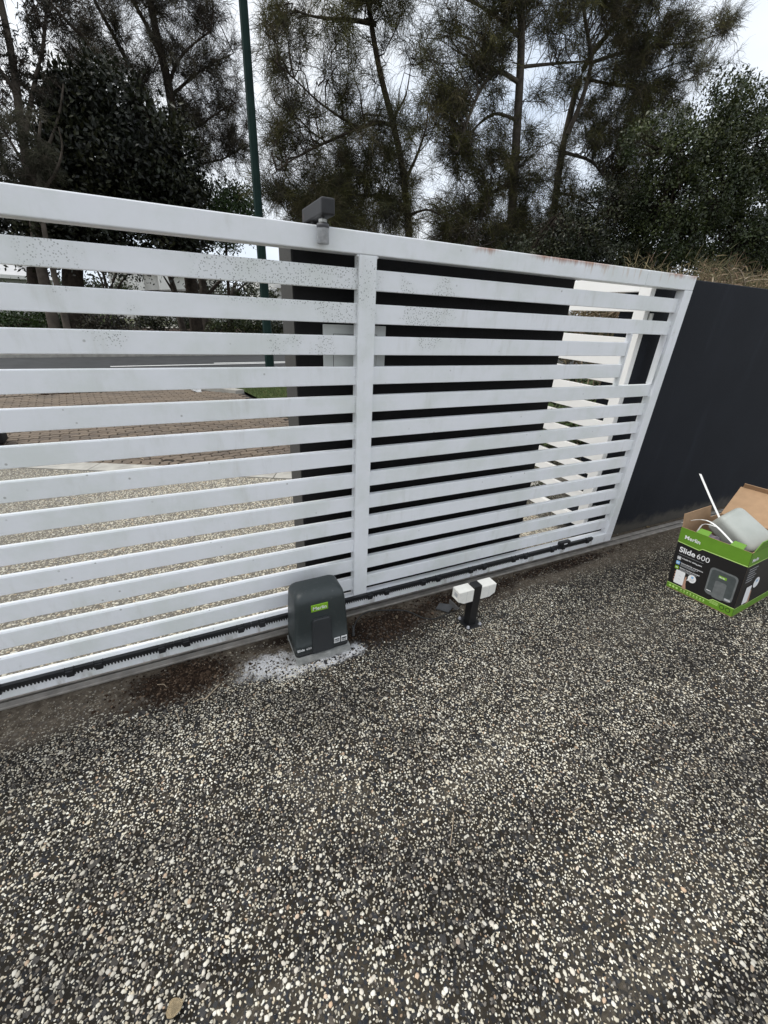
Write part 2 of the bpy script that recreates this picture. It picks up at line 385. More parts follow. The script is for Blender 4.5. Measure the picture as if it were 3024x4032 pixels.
M['badge_green'] = plain('badge_green', (0.20, 0.40, 0.02), 0.4, var=0.06)
M['white_print'] = plain('white_print', (0.80, 0.80, 0.80), 0.5, var=0.04, bump=0)
M['grey_print'] = plain('grey_print', (0.45, 0.46, 0.47), 0.5, var=0.08, bump=0)
M['black_powdercoat'] = plain('black_powdercoat', (0.008, 0.008, 0.009), 0.5, var=0.15, scale=60, bump=0.2)
M['beam_white'] = plain('beam_white_plastic', (0.78, 0.77, 0.72), 0.4, var=0.04, scale=60, bump=0.08)
M['clear_grey'] = plain('smoked_plastic', (0.09, 0.09, 0.09), 0.2, var=0.2, scale=30)
M['bolt'] = plain('zinc_bolt', (0.55, 0.55, 0.58), 0.35, 0.6, var=0.1)
t = NT('bracket_paint'); t.color(t.mix(t.math('MULTIPLY', t.step(t.noise(11.0, 5, 0.65), 0.56, 0.72), 0.6), t.ramp(t.noise(20.0, 4), [(0.3, (0.014, 0.014, 0.0155)), (0.7, (0.022, 0.022, 0.024))]), (0.07, 0.042, 0.03))).set(0.6).bump(t.noise(120.0), 0.2, 0.001); M['bracket'] = t.m
t = NT('roller_steel'); s = t.sep()
t.color(t.mix(t.step(t.math('ADD', s[2], t.math('MULTIPLY', t.noise(60.0, 3), 0.006)), 1.823, 1.826), t.ramp(t.noise(45.0, 6, 0.7), [(0.3, (0.28, 0.29, 0.30)), (0.65, (0.50, 0.51, 0.53))]), (0.07, 0.07, 0.075))).set(0.5, 0.25).bump(t.noise(150.0, 4), 0.25, 0.001); M['roller'] = t.m
M['roller_dark'] = plain('roller_dark_rim', (0.04, 0.04, 0.042), 0.6)
M['letterbox'] = plain('letterbox_paint', (0.62, 0.64, 0.62), 0.4, var=0.06, scale=12)
M['dark_gap'] = plain('dark_gap', (0.02, 0.02, 0.022), 0.8)
t = NT('pole_green'); s = t.sep(); t.color(t.mix(t.step(t.noise(4.0, 6, 0.7), 0.58, 0.74), t.ramp(t.noise(5.0, 5), [(0.3, (0.006, 0.018, 0.016)), (0.7, (0.011, 0.028, 0.024))]), (0.014, 0.026, 0.022))).set(0.75, spec=0.15); M['pole'] = t.m
M['card'] = plain('brown_cardboard', (0.36, 0.235, 0.14), 0.85, var=0.07, scale=25, bump=0.15, spec=0.2)
M['card_black'] = plain('printed_black_card', (0.010, 0.009, 0.009), 0.45, var=0.1, scale=20, bump=0.05)
M['card_green'] = plain('printed_green_card', (0.115, 0.255, 0.018), 0.45, var=0.06, scale=15, bump=0.05)
M['card_lime'] = plain('printed_lime_line', (0.50, 0.72, 0.22), 0.5, var=0.04, bump=0)
M['print_blue'] = plain('printed_blue', (0.22, 0.45, 0.72), 0.5, var=0.05, bump=0)
M['print_motor'] = plain('printed_motor_grey', (0.060, 0.070, 0.070), 0.5, var=0.15, scale=40, bump=0)
M['print_motor_light'] = plain('printed_motor_light_grey', (0.13, 0.14, 0.14), 0.5, var=0.15, scale=40, bump=0)
M['print_skin'] = plain('printed_hand', (0.45, 0.27, 0.19), 0.5, var=0.1, bump=0)
t = NT('old_cover_plastic'); t.color(t.ramp(t.noise(9.0, 5), [(0.3, (0.32, 0.34, 0.315)), (0.7, (0.38, 0.40, 0.375))])).set(0.55).bump(t.noise(700.0, 2), 0.25, 0.0006); M['old_cover'] = t.m
M['white_strip'] = plain('white_pvc', (0.78, 0.78, 0.76), 0.4, var=0.04)
M['plastic_bag'] = plain('crumpled_plastic', (0.13, 0.11, 0.125), 0.3, var=0.4, scale=60, bump=0.5)
M['cable'] = plain('black_cable', (0.012, 0.012, 0.012), 0.5)
M['slate'] = plain('grey_plastic_offcut', (0.055, 0.057, 0.06), 0.6, var=0.3, scale=25)
M['dry_leaf'] = plain('dry_leaf', (0.26, 0.19, 0.10), 0.8, var=0.3, scale=60, bump=0.4)
M['pale_leaf'] = plain('pale_dry_leaf', (0.40, 0.32, 0.20), 0.8, var=0.35, scale=45, bump=0.5)
M['twig'] = plain('dry_twig', (0.34, 0.27, 0.19), 0.85, var=0.3, scale=50)
M['paper'] = plain('white_paper', (0.75, 0.75, 0.74), 0.8, var=0.05)
M['bark_dark'] = plain('dark_bark', (0.042, 0.033, 0.026), 0.95, var=0.4, scale=9, bump=0.8, spec=0.1, dist=0.02)
M['bark_grey'] = plain('grey_bark', (0.085, 0.072, 0.06), 0.95, var=0.35, scale=7, bump=0.6, spec=0.1, dist=0.02)
M['bark_pale'] = plain('pale_bark', (0.095, 0.08, 0.066), 0.9, var=0.35, scale=4, bump=0.4, spec=0.1, dist=0.02)
def foliage(name, tr=0.25, rough=0.6, spec=0.2):
    t = NT(name); c = t.attr(); t.color(c).set(rough, spec=spec)
    tl = t.n.new('ShaderNodeBsdfTranslucent'); t.l.new(c, tl.inputs['Color'])
    mx = t.n.new('ShaderNodeMixShader'); mx.inputs[0].default_value = tr
    t.l.new(t.b.outputs[0], mx.inputs[1]); t.l.new(tl.outputs[0], mx.inputs[2]); t.l.new(mx.outputs[0], t.out.inputs['Surface'])
    return t.m
M['needles'] = foliage('sheoak_needles', 0.2, 0.8, 0.1)
M['leaves'] = foliage('broad_leaves', 0.18, 0.42, 0.35)
M['house_white'] = plain('white_render', (0.70, 0.69, 0.66), 0.8, var=0.05, scale=1.0, bump=0.1)
M['house_grey'] = plain('grey_render_wall', (0.38, 0.37, 0.35), 0.8, var=0.08, scale=1.0)
M['roof'] = plain('roof_tile', (0.12, 0.115, 0.115), 0.8, var=0.15, scale=2.0)
M['roof_pale'] = plain('roof_pale_metal', (0.45, 0.45, 0.45), 0.6, var=0.08, scale=2.0)
M['garage'] = plain('garage_panel', (0.55, 0.54, 0.52), 0.6, var=0.05, scale=2.0)
M['glass'] = plain('dark_window_glass', (0.02, 0.024, 0.028), 0.08, var=0.1, scale=1.0, bump=0)
M['fabric_black'] = plain('black_fabric', (0.006, 0.006, 0.006), 0.8, var=0.2, scale=80)

# ------------------------------------------------------------------ setting: ground sheets
def sheet(name, pts, z, mat, parent=None, kind='structure', thick=0.0):
    bm = bmesh.new()
    if thick: prism(bm, pts, z - thick, z)
    else: bm.faces.new([bm.verts.new((p[0], p[1], z)) for p in pts])
    o = bm_obj(name, bm, mat, parent)
    if kind: o['kind'] = kind
    return o

sheet('terrain', [(-500, -300), (500, -300), (500, 900), (-500, 900)], -0.075, M['terrain'])
driveway = sheet('driveway', [(-6, -6), (7, -6), (7, -0.006), (-6, -0.006)], 0.0, M['matrix'], thick=0.05)
sheet('dirt_strip', [(-6, 0.073), (7, 0.073), (7, 0.112), (-6, 0.112)], 0.002, M['matrix'], thick=0.05)
E0 = np.array([-2.2, 3.28]); E1 = np.array([0.18, 2.16]); ED = (E1 - E0) / np.linalg.norm(E1 - E0); EN = np.array([-ED[1], ED[0]])
def eline(s, off): p = E0 + ED * s + EN * off; return (p[0], p[1])
pL, pR = eline(-5.0, 0), eline(5.0, 0)
outer = sheet('outer_driveway', [(-7, 0.113), (3.2, 0.113), (3.2, pR[1] + 0.4), pR, pL, (-7, pL[1])], 0.0, M['outer_matrix'], thick=0.05)
edge_strip = thing('concrete_edging', 'pale concrete edging strip between pebble driveway and brick paving', 'edging', (0, 0, 0))
edge_strip['kind'] = 'structure'
slen = 0.93; k0 = -5.0
while k0 < 5.0:
    bm = bmesh.new(); prism(bm, [eline(k0 + 0.004, 0.004), eline(k0 + slen - 0.004, 0.004), eline(k0 + slen - 0.004, 0.216), eline(k0 + 0.004, 0.216)], -0.06, 0.006)
    bm_obj('slab', bm, M['concrete'], edge_strip); k0 += slen
# road direction is turned about eight degrees from the gate
RA = math.radians(8.0); RD = np.array([math.cos(RA), math.sin(RA)]); RN = np.array([-RD[1], RD[0]])
def road_pt(s, off):                       # off: distance from the near kerb line through (-3.5,7.55)
    p = np.array([-3.5, 7.55]) + RD * s + RN * off; return (p[0], p[1])
road = sheet('road', [road_pt(-150, 0.30), road_pt(150, 0.30), road_pt(150, 6.15), road_pt(-150, 6.15)], -0.035, M['asphalt'])
for nm, off, a, b in (('line_marking', 3.72, 1.75, 60), ('line_marking', 3.98, 4.4, 60), ('line_marking', 3.72, -60, -5)):
    o = sheet(nm, [road_pt(a, off), road_pt(b, off), road_pt(b, off + 0.11), road_pt(a, off + 0.11)], -0.031, M['line_paint'], road, kind=None)
gutter = sheet('gutter', [road_pt(-60, 0.0), road_pt(60, 0.0), road_pt(60, 0.295), road_pt(-60, 0.295)], -0.030, M['concrete'])
# kerbs: far side, and near side right of the brick crossover
bm = bmesh.new(); prism(bm, [road_pt(-60, 6.16), road_pt(60, 6.16), road_pt(60, 6.31), road_pt(-60, 6.31)], -0.06, 0.07); bmesh.ops.bevel(bm, geom=bm.edges[:], offset=0.02, segments=2, affect='EDGES')
o = bm_obj('far_kerb', bm, M['concrete']); o['kind'] = 'structure'
bm = bmesh.new(); prism(bm, [(-0.62, 7.83), (0.02, 7.18), (0.25, 6.95), (0.42, 7.0), (0.20, 7.30), (-0.25, 7.95), (0.1, 8.05), (30, 12.2), (30, 12.35), (-0.1, 8.2), (-0.5, 8.02)], -0.06, 0.06)
o = bm_obj('near_kerb', bm, M['concrete']); o['kind'] = 'structure'
lawn_pts = [(0.44, 7.0), (1.15, 3.2), (3.2, 2.2), (30, 2.2), (30, 12.15), (0.15, 8.02), (-0.2, 7.95)]
verge = sheet('grass_verge', lawn_pts, 0.02, M['lawn'])
sheet('garden_bed', [road_pt(-60, 6.32), road_pt(60, 6.32), road_pt(60, 24), road_pt(-60, 24)], 0.0, M['mulch'])
sheet('far_lawn', [road_pt(-90, 24), road_pt(90, 24), road_pt(90, 60), road_pt(-90, 60)], 0.004, M['lawn'])
sheet('far_path', [(-2.2, 30.0), (0.4, 31.5), (-1.0, 47), (-6.5, 46)], 0.016, M['concrete'])

# brick crossover: zigzag pavers in herringbone
apron = sheet('brick_paving', [eline(-5.0, 0.22), eline(3.6, 0.22), (0.42, 6.95), (-0.62, 7.83), road_pt(-9, 0.0)], -0.014, M['paver_bed'])
def paver_mesh(L=0.188, W=0.085, zz=0.026, h=0.02):
    n = 4; pts = []
    for i in range(n + 1): pts.append((-L / 2 + L * i / n, -W / 2 + (zz if i % 2 else -zz) * 0.5))
    for i in range(1, 2): pts.append((L / 2 + zz * 0.6, 0.0))
    for i in range(n, -1, -1): pts.append((-L / 2 + L * i / n, W / 2 + (zz if i % 2 else -zz) * 0.5))
    pts.append((-L / 2 + zz * 0.6, 0.0))
    bm = bmesh.new()
    a = [bm.verts.new((x, y, -h)) for x, y in pts]; b = [bm.verts.new((x, y, -0.003)) for x, y in pts]
    c = [bm.verts.new((x * 0.965, y * 0.93, 0.0)) for x, y in pts]; m = len(pts)
    bm.faces.new(c)
    for i in range(m):
        j = (i + 1) % m
        bm.faces.new((a[i], a[j], b[j], b[i])); bm.faces.new((b[i], b[j], c[j], c[i]))
    me = bpy.data.meshes.new('paver'); bmesh.ops.recalc_face_normals(bm, faces=bm.faces[:]); bm.to_mesh(me); bm.free(); me.materials.append(M['paver']); return me
pv = paver_mesh()
def in_poly(p, poly):
    c = False; n = len(poly); j = n - 1
    for i in range(n):
        if (poly[i][1] > p[1]) != (poly[j][1] > p[1]) and p[0] < (poly[j][0] - poly[i][0]) * (p[1] - poly[i][1]) / (poly[j][1] - poly[i][1]) + poly[i][0]: c = not c
        j = i
    return c
ap_poly = [eline(-5.0, 0.36), eline(3.4, 0.36), (0.35, 6.9), (-0.62, 7.70), road_pt(-9, -0.14)]
spots = []
th0 = math.atan2(ED[1], ED[0]) + math.radians(45)
ca, sa = math.cos(th0), math.sin(th0)
pa = math.radians(10); pca, psa = math.cos(pa), math.sin(pa)
for a in range(-40, 60):
    for b in range(-40, 40):
        x, y = b * 0.2 + (0.1 if a % 2 else 0.0), a * 0.1
        X, Y = -1.2 + x * pca - y * psa, 4.8 + x * psa + y * pca
        if -5.2 < X < 1.6 and 2.0 < Y < 8.2 and in_poly((X, Y), ap_poly): spots.append((X, Y, pa))
# border course along the edging and along the road
for k in range(0, 84):
    p = eline(-5.0 + k * 0.1, 0.285); spots.append((p[0], p[1], math.atan2(ED[1], ED[0]) + math.pi / 2))
for k in range(0, 62):
    p = road_pt(-3.2 + k * 0.1, -0.085)
    if in_poly(p, [(-8, 6), (-0.62, 7.7), (-0.62, 9), (-8, 9)]): spots.append((p[0], p[1], RA + math.pi / 2))
spots.sort(key=lambda q: (q[0] + 0.7) ** 2 + (q[1] + 1.7) ** 2)
def seen(X, Y):
    d = np.array([X, Y, 0.0]) - CAM; z = d @ D_
    if z < 0.05: return False
    return -60 < 1512 + F_PX * (d @ R_) / z < 1260
vis = [q for q in spots if seen(q[0], q[1])]; rest = [q for q in spots if not seen(q[0], q[1])] + vis[300:]
for X, Y, r in vis[:300]:
    o = bpy.data.objects.new('paver', pv); COL.objects.link(o); o.parent = apron
    o.location = (X, Y, random.uniform(-0.003, 0.002)); o.rotation_euler = (random.uniform(-.008, .008), random.uniform(-.008, .008), r + random.uniform(-.02, .02))
bm = bmesh.new()
for X, Y, r in rest:
    n0 = len(bm.verts); bm.from_mesh(pv); bm.verts.ensure_lookup_table()
    bmesh.ops.transform(bm, matrix=Matrix.Translation((X, Y, random.uniform(-0.003, 0.002))) @ Matrix.Rotation(r, 4, 'Z'), verts=bm.verts[n0:])
o = bm_obj('pavers', bm, M['paver'], apron); o['kind'] = 'stuff'

# ------------------------------------------------------------------ pebbles
def pebble_field(name, P, size, h, cols, mat, n=6, seed=1, parent=None, zbase=0.0):
    g = np.random.default_rng(seed); N = len(P)
    th = np.arange(n)[None, :] * 2 * np.pi / n + g.uniform(0, 6.28, (N, 1)) + g.normal(0, 0.16, (N, n))
    rr = size[:, None] * (1 + g.normal(0, 0.22, (N, n)))
    asp = g.uniform(0.45, 0.95, (N, 1)); rot = g.uniform(0, np.pi, (N, 1))
    x = rr * np.cos(th); y = rr * asp * np.sin(th)
    X = x * np.cos(rot) - y * np.sin(rot); Y = x * np.sin(rot) + y * np.cos(rot)
    V = np.zeros((N, 2 * n + 1, 3), np.float32)
    V[:, :n, 0] = P[:, :1] + X; V[:, :n, 1] = P[:, 1:2] + Y; V[:, :n, 2] = zbase - 0.0012
    V[:, n:2 * n, 0] = P[:, :1] + X * 0.78; V[:, n:2 * n, 1] = P[:, 1:2] + Y * 0.78; V[:, n:2 * n, 2] = zbase + h[:, None] * (0.72 + g.normal(0, 0.12, (N, n)))
    V[:, 2 * n, 0] = P[:, 0] + g.normal(0, 0.1, N) * size; V[:, 2 * n, 1] = P[:, 1] + g.normal(0, 0.1, N) * size; V[:, 2 * n, 2] = zbase + h
    i = np.arange(n); j = (i + 1) % n
    T = np.concatenate([np.stack([i, j, j + n], 1), np.stack([i, j + n, i + n], 1), np.stack([i + n, j + n, np.full(n, 2 * n)], 1)])
    F = (T[None] + (np.arange(N) * (2 * n + 1))[:, None, None]).reshape(-1, 3)
    C = np.repeat(cols, 2 * n + 1, axis=0)
    me = np_mesh(name, V.reshape(-1, 3), F, C, smooth=True)
    o = link(name, me, mat, parent); o['kind'] = 'stuff'; return o

def pebble_low(name, P, size, h, cols, mat, seed, parent, n=6):
    g = np.random.default_rng(seed); N = len(P)
    th = np.arange(n)[None, :] * 2 * np.pi / n + g.uniform(0, 6.28, (N, 1)); rr = size[:, None] * (1 + g.normal(0, 0.2, (N, n)))
    asp = g.uniform(0.45, 0.95, (N, 1)); rot = g.uniform(0, np.pi, (N, 1)); x = rr * np.cos(th); y = rr * asp * np.sin(th)
    V = np.zeros((N, n + 1, 3), np.float32)
    V[:, :n, 0] = P[:, :1] + x * np.cos(rot) - y * np.sin(rot); V[:, :n, 1] = P[:, 1:2] + x * np.sin(rot) + y * np.cos(rot); V[:, :n, 2] = 0.0006
    V[:, n, :2] = P; V[:, n, 2] = h
    i = np.arange(n); T = np.stack([i, (i + 1) % n, np.full(n, n)], 1)
    F = (T[None] + (np.arange(N) * (n + 1))[:, None, None]).reshape(-1, 3)
    o = link(name, np_mesh(name, V.reshape(-1, 3), F, np.repeat(cols, n + 1, 0), smooth=True), mat, parent); o['kind'] = 'stuff'; return o

def lowf(P, seed, k=6, f=2.0):
    g = np.random.default_rng(seed); v = np.zeros(len(P))
    for _ in range(k):
        a = g.uniform(0, 6.28); q = f * g.uniform(0.5, 2.2)
        v += np.sin((P[:, 0] * np.cos(a) + P[:, 1] * np.sin(a)) * q * 2 + g.uniform(0, 6.28))
    return v / k

def jitter_grid(x0, x1, y0, y1, sp, g):
    xs = np.arange(x0, x1, sp); ys = np.arange(y0, y1, sp)
    A = np.stack(np.meshgrid(xs, ys), -1).reshape(-1, 2)
    return A + g.uniform(-0.5, 0.5, A.shape) * sp * 0.95

def proj_np(P):
    d = np.c_[P, np.zeros(len(P))] - CAM; z = d @ D_
    return 1512 + F_PX * (d @ R_) / z, 2016 - F_PX * (d @ U_) / z, z

def stone_cols(N, g, white=True):
    if white:
        pal = np.array([(0.74, 0.70, 0.585), (0.63, 0.58, 0.46), (0.80, 0.765, 0.665), (0.46, 0.415, 0.33), (0.65, 0.565, 0.42), (0.46, 0.33, 0.225), (0.22, 0.20, 0.175)])
        pr = [0.23, 0.21, 0.14, 0.16, 0.09, 0.03, 0.14]
    else:
        pal = np.array([(0.016, 0.018, 0.022), (0.026, 0.028, 0.033), (0.04, 0.04, 0.04), (0.06, 0.052, 0.045), (0.09, 0.077, 0.064)])
        pr = [0.3, 0.3, 0.2, 0.12, 0.08]
    c = pal[g.choice(len(pal), N, p=pr)]
    return np.clip(c * np.clip(g.normal(0.95, 0.14, (N, 1)), 0.45, 1.1), 0.01, 0.86)

g = np.random.default_rng(11)
P = jitter_grid(-2.4, 4.0, -2.4, -0.03, 0.0086, g)
dens = 0.80 + 0.17 * lowf(P, 3, f=2.2) + 0.10 * lowf(P, 5, f=6.0)
dens -= 0.24 * np.clip((P[:, 0] - 0.1) / 1.3, 0, 1)
for (x, y, rx, ry, k) in ((-0.93, -0.125, 0.24, 0.13, .95), (0.13, -0.15, 0.34, 0.15, .95), (0.75, -0.10, 0.45, 0.10, .8), (-0.52, -0.19, 0.14, 0.075, .7), (-0.26, -0.15, 0.15, 0.1, 1.0), (-0.17, -0.27, 0.12, 0.04, .5)):
    dens -= k * np.clip(1.35 - np.hypot((P[:, 0] - x) / rx, (P[:, 1] - y) / ry), 0, 1)
dens *= np.clip(0.30 + (-P[:, 1] - 0.05 + 0.05 * lowf(P, 9, f=5)) / 0.26, 0.25, 1)
P = P[g.uniform(0, 1, len(P)) < dens]
size = np.clip(np.exp(g.normal(math.log(0.0037), 0.29, len(P))), 0.0017, 0.0072)
hgt = size * g.uniform(0.25, 0.5, len(P))
px, py, pz = proj_np(P)
near = (pz > 0.1) & (px > -120) & (px < 3150) & (py < 4200)
far_ = ~near & (g.uniform(0, 1, len(P)) < 0.66)
pebble_low('outlying_aggregate', P[far_], size[far_] * 1.15, hgt[far_], stone_cols(int(far_.sum()), g), M['pebble'], 12, driveway, 4)
P, size, hgt = P[near], size[near], hgt[near]; px, py, pz = px[near], py[near], pz[near]
inview = (px > 20) & (px < 3000) & (py < 4010)
order = np.argsort(-(size / pz) * inview)[:300]
mask = np.ones(len(P), bool); mask[order] = False
pc0 = stone_cols(mask.sum(), g)
fl = np.clip(0.5 + 0.9 * lowf(P[mask] * np.array([1.0, 1.7]), 3, f=2.2), 0, 1)[:, None]
pc0 = pc0 * (1.0 - 0.22 * (1 - fl)) 
cl_ = pz[mask] < 1.5; Pk, sk, hk = P[mask], size[mask], hgt[mask]
pebble_field('pale_aggregate', Pk[cl_], sk[cl_], hk[cl_], pc0[cl_], M['pebble'], 6, 2, driveway)
pebble_low('pale_aggregate', Pk[~cl_], sk[~cl_], hk[~cl_], pc0[~cl_], M['pebble'], 22, driveway, 5)
protos = []
for k in range(6):
    q = np.random.default_rng(40 + k); bm = bmesh.new(); n = 7
    asp = q.uniform(0.55, 0.95)
    ths = np.arange(n) * 2 * np.pi / n + q.normal(0, 0.12, n); rr = 1 + q.normal(0, 0.2, n)
    rings = [[bm.verts.new((r_ * s_ * math.cos(a_), r_ * s_ * asp * math.sin(a_), z_)) for a_, r_ in zip(ths, rr)] for s_, z_ in ((1.0, -0.25), (0.97, 0.12), (0.66, 0.36))]
    for A, B in zip(rings[:-1], rings[1:]):
        for i in range(n): bm.faces.new((A[i], A[(i + 1) % n], B[(i + 1) % n], B[i]))
    tv = bm.verts.new((0, 0, 0.42))
    for i in range(n): bm.faces.new((rings[2][i], rings[2][(i + 1) % n], tv))
    me = bpy.data.meshes.new('pebble'); bm.to_mesh(me); bm.free(); me.polygons.foreach_set('use_smooth', [True] * len(me.polygons)); me.materials.append(M['pebble_single']); protos.append(me)
for i in order:
    o = bpy.data.objects.new('pebble', protos[random.randrange(6)]); COL.objects.link(o); o.parent = driveway
    o.location = (P[i, 0], P[i, 1], 0.0); s_ = float(size[i]) * 1.1; o.scale = (s_, s_, s_); o.rotation_euler = (0, 0, random.uniform(0, 6.28))
# hairline crack across the left of the slab
cp = [gnd(*q) for q in ((40, 3030), (55, 3085), (52, 3110), (92, 3175), (98, 3195), (128, 3222), (140, 3252), (165, 3272), (172, 3292), (205, 3300))]
bm = bmesh.new(); up = []; dn = []
for i, q in enumerate(cp):
    tg = cp[min(i + 1, len(cp) - 1)] - cp[max(i - 1, 0)]; nn = np.array([-tg[1], tg[0], 0]); nn /= np.linalg.norm(nn); wd = 0.0016 + 0.001 * (i % 3)
    up.append(bm.verts.new(tuple(q + nn * wd + np.array([0, 0, 0.0016])))); dn.append(bm.verts.new(tuple(q - nn * wd + np.array([0, 0, 0.0016]))))
for i in range(len(cp) - 1): bm.faces.new((up[i], up[i + 1], dn[i + 1], dn[i]))
bm_obj('crack', bm, M['groove'], driveway)
# dark stones between the pale ones
Q = jitter_grid(-1.9, 3.6, -1.95, -0.03, 0.0120, g)
px, py, pz = proj_np(Q); Q = Q[(pz > 0.1) & (px > -120) & (px < 3150) & (py < 4200)]
Q = Q[g.uniform(0, 1, len(Q)) < 0.62 * np.clip(0.3 + (-Q[:, 1] - 0.05) / 0.25, 0.2, 1)]
sz = np.clip(np.exp(g.normal(math.log(0.0048), 0.34, len(Q))), 0.002, 0.012)
pebble_low('dark_aggregate', Q, sz, sz * g.uniform(0.15, 0.33, len(Q)), stone_cols(len(Q), g, False), M['pebble'], 3, driveway, 6)
# outside driveway: dense pale river pebbles
O = jitter_grid(-3.4, 2.6, 0.115, 4.2, 0.0135, g)
ok = ((O - E0) @ EN < -0.01)
px, py, pz = proj_np(O); O = O[ok & (px > -60) & (px < 2450)]
O = O[g.uniform(0, 1, len(O)) < 0.86]
so = np.clip(np.exp(g.normal(math.log(0.0066), 0.25, len(O))), 0.003, 0.013)
co = np.array([(0.52, 0.48, 0.38), (0.42, 0.39, 0.32), (0.60, 0.57, 0.48), (0.30, 0.28, 0.24), (0.19, 0.18, 0.165), (0.46, 0.37, 0.26)])[g.choice(6, len(O), p=[.28, .22, .18, .14, .12, .06])]
grey = np.clip((-O[:, 0] - 1.0) / 1.2, 0, 1)[:, None]
co = co * (1 - 0.35 * grey) * np.array([1, 1, 1.0]) + grey * 0.03
pebble_low('pale_aggregate', O, so, so * g.uniform(0.4, 0.7, len(O)), co, M['pebble_far'], 4, outer, 5)

# ------------------------------------------------------------------ gate track
tr = thing('gate_track', 'long flat metal ground track with a groove running under the sliding gate', 'track', (0, 0.03, 0))
bm = bmesh.new(); bx(bm, -6, 7, -0.0055, 0.029, -0.03, 0.010, 0.003, 1); bm_obj('near_flange', bm, M['track'], tr)
bm = bmesh.new(); bx(bm, -6, 7, 0.041, 0.0725, -0.03, 0.012, 0.003, 1); bm_obj('far_flange', bm, M['track'], tr)
box('groove', -6, 7, 0.0292, 0.0408, -0.03, -0.004, M['groove'], tr)

# ------------------------------------------------------------------ masonry walls
def wall(name, label, x0, x1, y0, y1, h, end=None, wm='wall_dark'):
    o = thing(name, label, 'wall', ((x0 + x1) / 2, (y0 + y1) / 2, 0))
    box('wall_body', x0, x1, y0, y1, -0.05, h, M[wm], o, 0.004, 1)
    if end:
        box('lit_end_face', x0 - 0.003, x0 - 0.0002, y0 + 0.003, y1 - 0.003, 0.0, h - 0.003, M['wall_lit'], o)  # thin overlay on the wall end, carries the painted-in side light
    return o
wall('boundary_wall', 'dark charcoal rendered wall with lit end and shaded front painted in, behind the sliding gate', -0.235, 1.29, 0.113, 0.318, 1.815, True, 'wall_shaded')
wall('boundary_wall', 'plain near-black rendered wall running off to the right of the sliding gate', 1.965, 7.0, 0.113, 0.318, 1.834)
lb = thing('letterbox', 'pale grey metal letterbox door set in the charcoal wall behind the gate', 'letterbox', (0.03, 0.11, 1.4))
box('frame', -0.117, 0.178, 0.106, 0.1128, 1.285, 1.506, M['letterbox'], lb, 0.002, 1)
box('door_gap', -0.073, 0.134, 0.1052, 0.1058, 1.305, 1.470, M['dark_gap'], lb)
dr = box('door', -0.071, 0.132, 0.1035, 0.105, 1.307, 1.468, M['letterbox'], lb)
bm = bmesh.new(); lathe(bm, [(0.008, 0.0), (0.008, -0.004), (0.006, -0.005)], (0.03, 0.1034, 1.33), 12, 'y'); bm_obj('lock', bm, M['bolt'], dr)

# ------------------------------------------------------------------ sliding gate
gate = thing('sliding_gate', 'long white slatted steel sliding gate with speckled mould and rust on its top rail', 'gate', (0.0, 0.03, 0.0))
GL, GR = -2.42, 2.138
TT, TB, BB, BT = 1.834, 1.759, 0.05, 0.125
box('top_rail', GL, 1.6965, 0.0, 0.075, TB, TT, M['gate'], gate, 0.004)
box('top_rail', 1.6975, GR, 0.0, 0.075, TB, TT, M['gate'], gate, 0.004)
box('bottom_rail', GL, GR, 0.0, 0.056, BB, BT, M['gate'], gate, 0.004)
for x0, x1 in ((GL, GL + 0.075), (0.0, 0.0765), (2.063, GR)):
    box('stile', x0, x1, 0.0008 if x0 < 2 else 0.0, 0.052, BT + 0.0003, TB - 0.0003, M['gate'], gate, 0.003)
# weld fillets at the mid stile head and slat ends
bm = bmesh.new()
for (x, z) in ((-0.003, TB - 0.004), (0.0795, TB - 0.004)):
    bmesh.ops.create_icosphere(bm, subdivisions=1, radius=0.007, matrix=Matrix.Translation((x, 0.01, z)))
bm_obj('weld', bm, M['gate'], gate, smooth=True)['kind'] = 'stuff'
Z13, PS = 0.2373, 0.12301
def slat(x0, x1, k):
    zt = Z13 + (13 - k) * PS
    return box('slat', x0, x1, 0.020, 0.047, zt - 0.075, zt, M['gate'], gate, 0.0025)
for k in range(1, 14):
    slat(GL + 0.075, 0.0, k)
    if k in (3, 4): slat(0.0765, 1.724, k); slat(2.050, 2.063, k)
    else: slat(0.0765, 2.063, k)
zlo, zhi = Z13 + 8 * PS, Z13 + 11 * PS - 0.075
for x0 in (1.7245, 2.043):
    box('latch_opening_bar', x0, x0 + 0.0055, 0.012, 0.050, zlo + 0.0005, zhi - 0.0005, M['gate'], gate, 0.001, 1)
# weld drips down the edges where slats meet the stile
bm = bmesh.new()
for k in range(1, 14):
    zt = Z13 + (13 - k) * PS
    for x, sgn in ((-0.002, 1), (2.061, 1)):
        if x > 2 and k in (3, 4): continue
        for q in range(9):
            r = random.uniform(0.0022, 0.0042)
            bmesh.ops.create_icosphere(bm, subdivisions=1, radius=r, matrix=Matrix.Translation((x + random.uniform(-.001, .001), 0.019, zt - 0.075 * (q + 0.5) / 9)) @ Matrix.Diagonal((1, 1, 1.6, 1)))
bm_obj('weld', bm, M['gate'], gate, smooth=True)['kind'] = 'stuff'
